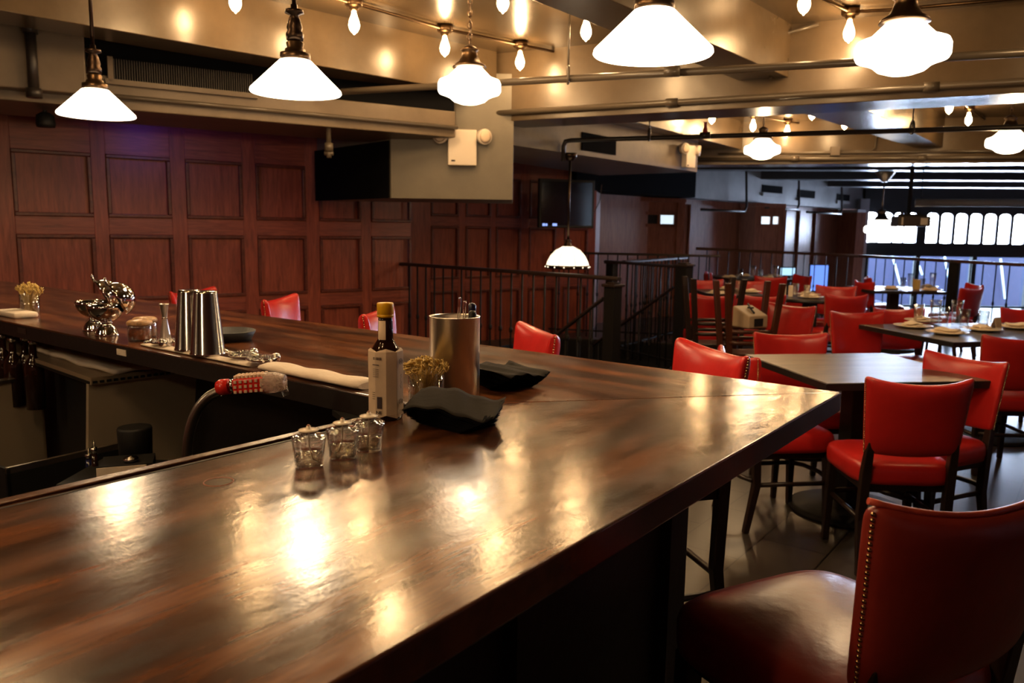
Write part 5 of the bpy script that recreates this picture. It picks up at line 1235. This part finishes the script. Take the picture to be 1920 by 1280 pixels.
# place settings
plate0 = thing('dinner_plate', 'x', 'plate', (0, 0, 0), 0, 'white dinner plates on set tables')
bm = B(); lathe(bm, [(0, 0), (0.07, 0), (0.08, 0.004), (0.13, 0.016), (0.131, 0.019), (0.085, 0.010), (0.07, 0.007), (0, 0.006)], 36); obj('plate_body', bm, M['plate'], plate0)
nap0 = thing('linen_napkin', 'x', 'napkin', (0, 0, 0), 0, 'folded linen napkins on plates')
def mk_nap(seed):
    rnd = random.Random(seed); bm = B(); nx, ny = 14, 10; vs = []
    for layer in range(2):
        vs = []
        for j in range(ny + 1):
            row = []
            for i in range(nx + 1):
                u_ = i / nx * 2 - 1; v_ = j / ny * 2 - 1
                x = u_ * 0.105 * (1 - 0.25 * layer) * (1 - 0.12 * v_ * v_); y = v_ * 0.05 * (1 + 0.2 * math.sin(u_ * 3 + layer))
                z = 0.010 + 0.016 * layer + 0.022 * math.exp(-(v_ * 1.4) ** 2) * (0.6 + 0.4 * math.cos(u_ * 4.0 + seed)) * (1 - 0.5 * abs(u_))
                row.append(bm.verts.new((x, y, z)))
            vs.append(row)
        for j in range(ny):
            for i in range(nx): bm.faces.new((vs[j][i], vs[j][i + 1], vs[j + 1][i + 1], vs[j + 1][i])).smooth = True
    return bm
o = obj('cloth_fold', mk_nap(2), M['naplin'], nap0); s = o.modifiers.new('s', 'SOLIDIFY'); s.thickness = 0.008
glass0 = thing('water_tumbler', 'x', 'glass', (0, 0, 0), 0, 'clear tumblers on set tables')
bm = B(); lathe(bm, [(0, 0), (0.028, 0), (0.029, 0.003), (0.036, 0.135), (0.0345, 0.135), (0.0275, 0.014), (0, 0.012)], 24); obj('glass_wall', bm, M['glass'], glass0)
tall0 = thing('tall_glass', 'x', 'glass', (0, 0, 0), 0, 'tall clear glasses on set tables')
bm = B(); lathe(bm, [(0, 0), (0.03, 0), (0.031, 0.004), (0.03, 0.04), (0.036, 0.12), (0.041, 0.185), (0.0395, 0.185), (0.0345, 0.12), (0.0285, 0.042), (0.027, 0.012), (0, 0.01)], 24); obj('glass_wall', bm, M['glass'], tall0)
used = set()
def puti(proto_, x, y, rz, lab_, z=0.7605, sc_=None):
    if proto_.name not in used:
        used.add(proto_.name); proto_.location = (x, y, z); proto_.rotation_euler = (0, 0, rz); proto_['label'] = lab_; return proto_
    return dup(proto_, (x, y, z), rz, lab_)
def zt(px, py): q = Z(px, py, 0.775); return q.x, q.y
def setting(items, tname):
    for (kind, px, py, lab_) in items:
        x, y = zt(px, py)
        if kind == 'P':
            puti(plate0, x, y, 0, 'white plate ' + lab_)
            puti(nap0, x, y, px * 0.7, 'cream folded napkin on the plate ' + lab_, 0.766)
        elif kind == 'G': puti(glass0, x, y, 0, 'clear tumbler ' + lab_)
        elif kind == 'T': puti(tall0, x, y, 0, 'tall clear glass ' + lab_)
setting([('P', 1712, 610, 'at the left of the large set table'), ('P', 1776, 622, 'nearest the front corner of the large set table'), ('P', 1842, 616, 'in the middle right of the large set table'), ('P', 1730, 600, 'at the far left of the large set table'), ('P', 1907, 612, 'at the right edge of the large set table'),
         ('G', 1721, 600, 'furthest left on the large set table'), ('T', 1752, 604, 'left one on the large set table'), ('G', 1769, 606, 'between the two tall glasses on the large set table'), ('T', 1792, 605, 'right one on the large set table'), ('G', 1807, 610, 'just right of the tall glasses on the large set table'), ('G', 1843, 613, 'beside the folded card on the large set table')], '')
setting([('P', 1672, 540, 'at the left of the distant square table'), ('P', 1745, 543, 'at the front right of the distant square table'), ('P', 1738, 537, 'at the far right of the distant square table'),
         ('G', 1692, 538, 'left one on the distant square table'), ('T', 1707, 538, 'left one on the distant square table'), ('G', 1728, 540, 'middle one on the distant square table'), ('T', 1748, 536, 'right one on the distant square table')], '')
setting([('P', 1520, 556, 'at the front of the round table'), ('P', 1515, 551, 'at the back of the round table'), ('G', 1490, 552, 'at the left of the round table'), ('G', 1513, 556, 'at the middle of the round table')], '')
setting([('P', 1345, 549, 'nearest on the table behind the high chairs'), ('P', 1362, 541, 'further on the table behind the high chairs'), ('G', 1382, 546, 'on the table behind the high chairs'), ('P', 1405, 546, 'right on the table behind the high chairs')], '')
setting([('P', 1368, 519, 'left on the furthest table'), ('P', 1395, 516.5, 'middle on the furthest table'), ('P', 1440, 521, 'front right on the furthest table'), ('P', 1450, 517, 'right on the furthest table'), ('G', 1388, 519, 'left on the furthest table'), ('T', 1411, 520, 'middle on the furthest table'), ('G', 1425, 520, 'right on the furthest table'), ('T', 1453, 519, 'furthest right on the furthest table')], '')
# folded card
x, y = zt(1868, 614); t = thing('folded_card', 'tan folded card standing on the large set table', 'card', (x, y, 0.7605), 0.5)
bm = B(); box(bm, (0, 0.012, 0.045), (0.075, 0.002, 0.09), 0, 0.26); box(bm, (0, -0.012, 0.045), (0.075, 0.002, 0.09), 0, -0.26); obj('card_leaf', bm, M['paper'], t)
x, y = zt(1718, 540); bm = B(); box(bm, (x, y, 0.7605 + 0.06), (0.04, 0.1, 0.12)); tag(obj('menu_holder', bm, M['bamboo']), 'small tan upright holder on the distant square table', 'holder')
for (px, lab_) in ((1444, 'left tall cream napkin fold on the left of the round table'), (1456, 'right tall cream napkin fold on the left of the round table')):
    x, y = Z(px, 552, 0.76).x, Z(px, 552, 0.76).y; bm = B(); box(bm, (0, 0, 0.0), (0.045, 0.02, 0.12), bev=0.006)
    y = 8.38; x = 2.84 + (px - 1444) * 0.006
    tag(obj('standing_napkin', bm, M['naplin'], loc=(x, y, 0.7605 + 0.06)), lab_, 'napkin')

# upturned wooden high chairs with booster
def high_chair(cx, cy, rz, label, m):
    t = thing('high_chair', label, 'high chair', (cx, cy, 0), rz, 'upturned wooden high chairs')
    for sx in (-1, 1):
        for sy in (-1, 1):
            bm = B(); prev = None
            for (x, y, z, h) in ((sx * 0.14, sy * 0.11, 0.30, 0.02), (sx * 0.165, sy * 0.13, 0.62, 0.021), (sx * 0.205, sy * 0.165, 1.05, 0.022)):
                ring = [bm.verts.new((x + a_ * h, y + b_ * h, z)) for a_, b_ in ((-1, -1), (1, -1), (1, 1), (-1, 1))]
                if prev:
                    for k in range(4): bm.faces.new((prev[k], prev[(k + 1) % 4], ring[(k + 1) % 4], ring[k]))
                else: bm.faces.new(ring[::-1])
                prev = ring
            bm.faces.new(prev); obj('leg', bm, m, t, bevel=0.004)
    for z in (0.60, 0.685):
        bm = B(); tube(bm, [(-0.17, -0.135, z), (-0.09, -0.165, z), (0.09, -0.165, z), (0.17, -0.135, z)], 0.016, 8); obj('stretcher', bm, m, t)
        bm = B(); tube(bm, [(-0.17, 0.135, z), (0.17, 0.135, z)], 0.014, 8); obj('stretcher', bm, m, t)
    bm = B(); box(bm, (0, 0, 0.50), (0.34, 0.28, 0.03), bev=0.008); obj('seat', bm, m, t)
    bm = B()
    for sx in (-1, 1): box(bm, (sx * 0.17, 0, 0.16), (0.04, 0.3, 0.32))
    box(bm, (0, 0.14, 0.2), (0.34, 0.03, 0.06)); obj('arm_rail', bm, m, t)
    return t
high_chair(1.80, 6.12, 0.02, 'upturned reddish wooden high chair in front of the set tables', M['hcwood'])
high_chair(1.66, 6.62, 0.0, 'darker upturned high chair behind the reddish one', M['espresso'])
t = thing('booster_seat', 'beige plastic booster seat with dark buckle on the upturned high chair', 'booster seat', (1.83, 6.13, 0.703), 0.5)
bm = B(); box(bm, (0, 0, 0.05), (0.2, 0.18, 0.10), bev=0.012)
for v in bm.verts:
    if v.co.z > 0.07 and v.co.y > 0: v.co.z += 0.06
obj('booster_body', bm, M['beige'], t)
bm = B(); tube(bm, [(-0.02, -0.06, 0.115), (0.0, 0.0, 0.145), (0.02, 0.05, 0.175)], 0.008, 6); box(bm, (0.0, 0.0, 0.15), (0.03, 0.04, 0.012)); obj('buckle', bm, M['black'], t)
bm = B(); box(bm, (0.0, -0.091, 0.045), (0.09, 0.006, 0.06)); obj('dark_recess', bm, M['black'], t)

# ============================================================ RAILINGS
def baluster_bm(bm, x, y, z0, z1):
    tube(bm, [(x, y, z0), (x, y, z1)], 0.0085, 6)
    zm_ = (z0 + z1) / 2 + 0.02
    lathe(bm, [(0, -0.03), (0.014, -0.02), (0.016, 0.0), (0.014, 0.02), (0, 0.03)], 8, (x, y, zm_))
    lathe(bm, [(0, -0.012), (0.015, 0), (0, 0.012)], 8, (x, y, z0 + 0.25))
def railing(name, A, Bp, z, label, pitch=0.125, zb=0.02, m=None, rail_r=0.024, g=None, zA=None, zB=None, ext=(0, 0)):
    A = Vector(A); Bp = Vector(Bp); d = Bp - A; L = d.length; d.normalize()
    t = thing(name, label, 'railing', (A.x, A.y, 0), math.atan2(d.y, d.x), g)
    bm = B(); prof = [(-1, -0.55), (1, -0.55), (1.05, 0.1), (0.7, 0.7), (-0.7, 0.7), (-1.05, 0.1)]
    za = zA if zA is not None else z; zb_ = zB if zB is not None else z
    f0 = [bm.verts.new((-ext[0], p[0] * rail_r * 1.15, za + p[1] * rail_r)) for p in prof]; f1 = [bm.verts.new((L + ext[1], p[0] * rail_r * 1.15, zb_ + p[1] * rail_r)) for p in prof]
    bm.faces.new(f0); bm.faces.new(f1[::-1])
    for k in range(6): bm.faces.new((f0[k], f0[(k + 1) % 6], f1[(k + 1) % 6], f1[k]))
    obj('handrail', bm, m or M['handrail'], t, bevel=0.003)
    n = max(2, int(L / pitch)); 
    for k in range(1, n):
        x = L * k / n; zt_ = za + (zb_ - za) * k / n; z0 = zb + (zt_ - z if (zA is not None) else 0)
        bm = B(); baluster_bm(bm, x, 0, z0, zt_ - rail_r * 0.5); obj('baluster', bm, M['iron'], t)
    bm = B(); z0a = zb + (za - z if zA is not None else 0) + 0.07; z0b = zb + (zb_ - z if zA is not None else 0) + 0.07
    v = [bm.verts.new(p) for p in ((0, -0.012, z0a), (0, 0.012, z0a), (0, 0.012, z0a + 0.02), (0, -0.012, z0a + 0.02), (L, -0.012, z0b), (L, 0.012, z0b), (L, 0.012, z0b + 0.02), (L, -0.012, z0b + 0.02))]
    for q in ((0, 1, 2, 3), (7, 6, 5, 4), (0, 4, 5, 1), (1, 5, 6, 2), (2, 6, 7, 3), (3, 7, 4, 0)): bm.faces.new([v[i] for i in q])
    obj('bottom_rail', bm, M['iron'], t)
    return t
M['handrail'] = mat('dark_handrail_wood', (0.02, 0.011, 0.008), 0.42)
M['handrail_far'] = mat('brown_handrail_wood', (0.09, 0.038, 0.02), 0.35)
railing('stair_railing', railA, railB, 1.06, 'dark stairwell railing starting at the panelled wall, nearest the bar', ext=(0.0, 0.12))
railing('stair_railing', newC, (1.06, 9.2), 1.07, 'dark stairwell railing on the right behind the newel post', ext=(0.1, 0.0))
railing('stair_railing', (1.26, 9.15), (2.35, 10.9), 1.07, 'dark stairwell railing running away to the far tables')
railing('stair_railing', railE, (2.6, 10.1), 1.12, 'rear stairwell railing against the panelled back wall', zb=0.02)
def newel(x, y, h, label, w=0.085):
    t = thing('newel_post', label, 'post', (x, y, 0), -0.8, 'stair newel posts')
    bm = B(); box(bm, (0, 0, h / 2), (w, w, h)); obj('post_shaft', bm, M['iron'], t, bevel=0.004)
    bm = B(); box(bm, (0, 0, h + 0.008), (w + 0.03, w + 0.03, 0.02)); box(bm, (0, 0, h + 0.025), (w * 0.7, w * 0.7, 0.02)); obj('post_cap', bm, M['handrail'], t, bevel=0.004)
newel(0.77, 6.14, 1.0, 'black newel post at the end of the nearest stair railing', 0.1)
newel(1.72, 8.06, 1.08, 'thick black newel post left of the red chairs', 0.13)
newel(1.12, 9.14, 1.05, 'slender black newel post at the far stair railing corner', 0.09)
dS = Vector((-0.7, 0.71))
a = newC + dS * 0.05; b = newC + dS * 1.15
railing('stair_handrail', a, b, 0.9, 'sloping stair handrail going down from the thick newel post', zA=0.86, zB=0.10, zb=0.0, rail_r=0.02)
a = railB + dS * 0.03; b = railB + dS * 1.3
railing('stair_handrail', a, b, 0.9, 'sloping stair handrail going down behind the nearest railing', zA=0.90, zB=0.02, zb=0.0, rail_r=0.02)
t = thing('staircase', 'dark staircase descending inside the railed opening', 'stairs', (0, 0, 0))
for k in range(6):
    p0 = railB + dS * (0.12 + 0.27 * k); p1 = newC + dS * (0.12 + 0.27 * k); bm = B()
    e_ = (p1 - p0); prism(bm, [p0 + e_ * 0.03, p1 - e_ * 0.03, p1 - e_ * 0.03 + dS * 0.28, p0 + e_ * 0.03 + dS * 0.28], -0.19 * (k + 1) - 0.04, -0.19 * (k + 1)); obj('tread', bm, M['black'], t)
# floor-edge railing far right
far_pts = [(7.35, 6.7), (6.33, 9.96), (5.54, 12.9), (2.95, 12.98)]
labs = ('floor edge railing at right in front of the blue windows, nearest run', 'floor edge railing in front of the blue windows, middle run', 'floor edge railing in front of the vestibules, furthest run')
for i in range(3):
    railing('edge_railing', far_pts[i], far_pts[i + 1], 1.07, labs[i], pitch=0.20 if i < 2 else 0.17, m=M['handrail_far'], rail_r=0.035 if i else 0.03, zA=1.07 if i == 2 else None, zB=1.15 if i == 2 else None)
newel(far_pts[1][0] - 0.28, far_pts[1][1] + 1.05, 1.05, 'brown post of the floor edge railing below the blue windows', 0.12)

# ============================================================ TV, PROJECTOR, SCREENS
t = thing('television', 'black wall television mounted left of the vestibule', 'television')
Pt = Vector((0.3, 10.0)); Et = Vector((0.93, 0.37)).normalized()
a = onwall(1012, 340, Pt, Et); b = onwall(1113, 428, Pt, Et)
zt0 = onwall(1060, 336, Pt, Et).z; zt1 = onwall(1060, 427, Pt, Et).z
ntv = Vector((Et.y, -Et.x))
bm = B(); slab(bm, (a.x, a.y), (b.x, b.y), 0.06, zt1, zt0, 1); obj('tv_housing', bm, M['black'], t, bevel=0.006)
bm = B(); slab(bm, (a.x + Et.x * 0.03 + ntv.x * 0.002, a.y + Et.y * 0.03 + ntv.y * 0.002), (b.x - Et.x * 0.03 + ntv.x * 0.002, b.y - Et.y * 0.03 + ntv.y * 0.002), 0.002, zt1 + 0.03, zt0 - 0.03, 1); scn = obj('screen', bm, M['tvscreen'], t)
bm = B()
for (x0, x1) in ((1017, 1022), (1023, 1026), (1036, 1044)):
    p_ = onwall(x0, 421, Pt, Et); q_ = onwall(x1, 421, Pt, Et); slab(bm, (p_.x + ntv.x * 0.004, p_.y + ntv.y * 0.004), (q_.x + ntv.x * 0.004, q_.y + ntv.y * 0.004), 0.001, p_.z - 0.015, p_.z + 0.015, 1)
obj('screen_text', bm, M['tvtext'], scn)
bm = B(); p_ = (a + b) / 2; tube(bm, [(p_.x, p_.y + 0.05, (zt0 + zt1) / 2), (p_.x - 0.1, p_.y + 0.75, (zt0 + zt1) / 2)], 0.04); obj('wall_bracket', bm, M['black'], t)
bm = B(); tube(bm, [(b.x + 0.09, b.y + 0.03, zt0 - 0.05), (b.x + 0.07, b.y, zt0 - 0.25), (b.x + 0.0, b.y, zt0 - 0.40)], 0.006, 6); obj('cable', bm, M['pipe'], t)
# projector
q = ray(1707, 415); yy = 11.0; tt = yy / q.y; pj = Vector((q.x * tt, yy, CAM_H + q.z * tt))
t = thing('projector', 'ceiling mounted projector on a black pole in front of the bright windows', 'projector', pj, -0.1)
bm = B(); box(bm, (0, 0, 0), (0.42, 0.3, 0.14), bev=0.015); bd = obj('projector_body', bm, M['projbody'] if 'projbody' in M else mat('dark_brown_plastic', (0.06, 0.045, 0.035), 0.4), t)
bm = B(); box(bm, (0.12, -0.153, 0.0), (0.09, 0.006, 0.09)); box(bm, (-0.16, -0.153, 0), (0.02, 0.006, 0.1)); obj('vent_panel', bm, M['whiteplastic'], bd)
bm = B(); box(bm, (0, 0, 0.085), (0.3, 0.12, 0.03)); box(bm, (-0.12, 0, 0.1), (0.03, 0.03, 0.06)); box(bm, (0.1, 0, 0.1), (0.03, 0.03, 0.06)); obj('mount_bracket', bm, M['black'], t)
bm = B(); tube(bm, [(-0.03, 0, 0.09), (-0.03, 0, 2.76 - pj.z)], 0.028, 10); obj('pole', bm, M['black'], t)
# projection screen roll
a = ray(1716, 380); ta = 12.0 / a.y; b = ray(1990, 384); tb_ = 11.4 / b.y
A = Vector((a.x * ta, 12.0, CAM_H + a.z * ta)); Bq = Vector((b.x * tb_, 11.4, A.z + 0.0))
t = thing('projection_screen', 'pale rolled projection screen tube hanging over the windows', 'projection screen')
bm = B(); tube(bm, [A, Bq], 0.055, 16); obj('screen_tube', bm, M['paleframe'], t)
bm = B(); 
for p_ in (A.lerp(Bq, 0.04), A.lerp(Bq, 0.96)): tube(bm, [(p_.x, p_.y, p_.z + 0.05), (p_.x, p_.y, 2.7)], 0.008, 6)
obj('hanging_rod', bm, M['black'], t)
# monitors on the lower level
for (x0, y0, x1, y1, mm, lab_) in ((1464, 502, 1490, 516, M['screenpale'], 'small pale monitor glowing behind the far railing'), (1520, 497, 1550, 545, M['screenblue'], 'blue lit display behind the far railing')):
    D = 14.4 if x0 < 1500 else 15.0
    a = ray(x0, y0); b = ray(x1, y1); ta = D / a.y; tb_ = D / b.y
    A = Vector((a.x * ta, D, CAM_H + a.z * ta)); Bq = Vector((b.x * tb_, D, CAM_H + b.z * tb_))
    t = thing('monitor', lab_, 'screen', ((A.x + Bq.x) / 2, D, -1.5))
    w_, h_ = Bq.x - A.x, A.z - Bq.z; zc_ = (A.z + Bq.z) / 2 + 1.5
    bm = B(); box(bm, (0, 0.02, zc_), (w_ + 0.04, 0.04, h_ + 0.04)); obj('housing', bm, M['black'], t)
    bm = B(); box(bm, (0, -0.002, zc_), (w_, 0.004, h_)); obj('screen', bm, mm, t)
    bm = B(); box(bm, (0, 0.03, (zc_ - h_ / 2) / 2), (0.1, 0.1, zc_ - h_ / 2)); obj('stand', bm, M['black'], t)

# added blue light in an unseen fixture, for the wood wall's purple cast
sp = bpy.data.lights.new('spot_light', 'SPOT'); sp.energy = 7; sp.color = (0.2, 0.1, 1.0); sp.spot_size = 2.2; sp.spot_blend = 0.8; sp.shadow_soft_size = 0.05
so = bpy.data.objects.new('spot_light', sp); C.objects.link(so)
a = D0 + ed * 0.55 + nd * 0.85
t = thing('added_blue_light', 'added unseen blue-light fixture behind the duct, colouring the panelled wall purple', 'light', (a.x, a.y, 2.22))
bm = B(); lathe(bm, [(0, 0.0), (0.05, 0.0), (0.055, 0.04), (0.03, 0.1), (0, 0.1)], 20); obj('housing', bm, M['black'], t)
bm = B(); tube(bm, [(0, 0, 0.1), (0, 0, 0.535)], 0.01); obj('stem', bm, M['black'], t)
so.parent = t; sp.spot_size = 2.6; so.location = (0, 0, -0.02)
tgt = Vector((P1.x - E1.x * 2.0, P1.y - E1.y * 2.0, 1.2)); so.rotation_euler = (tgt - Vector((a.x, a.y, 2.2))).to_track_quat('-Z', 'Y').to_euler()
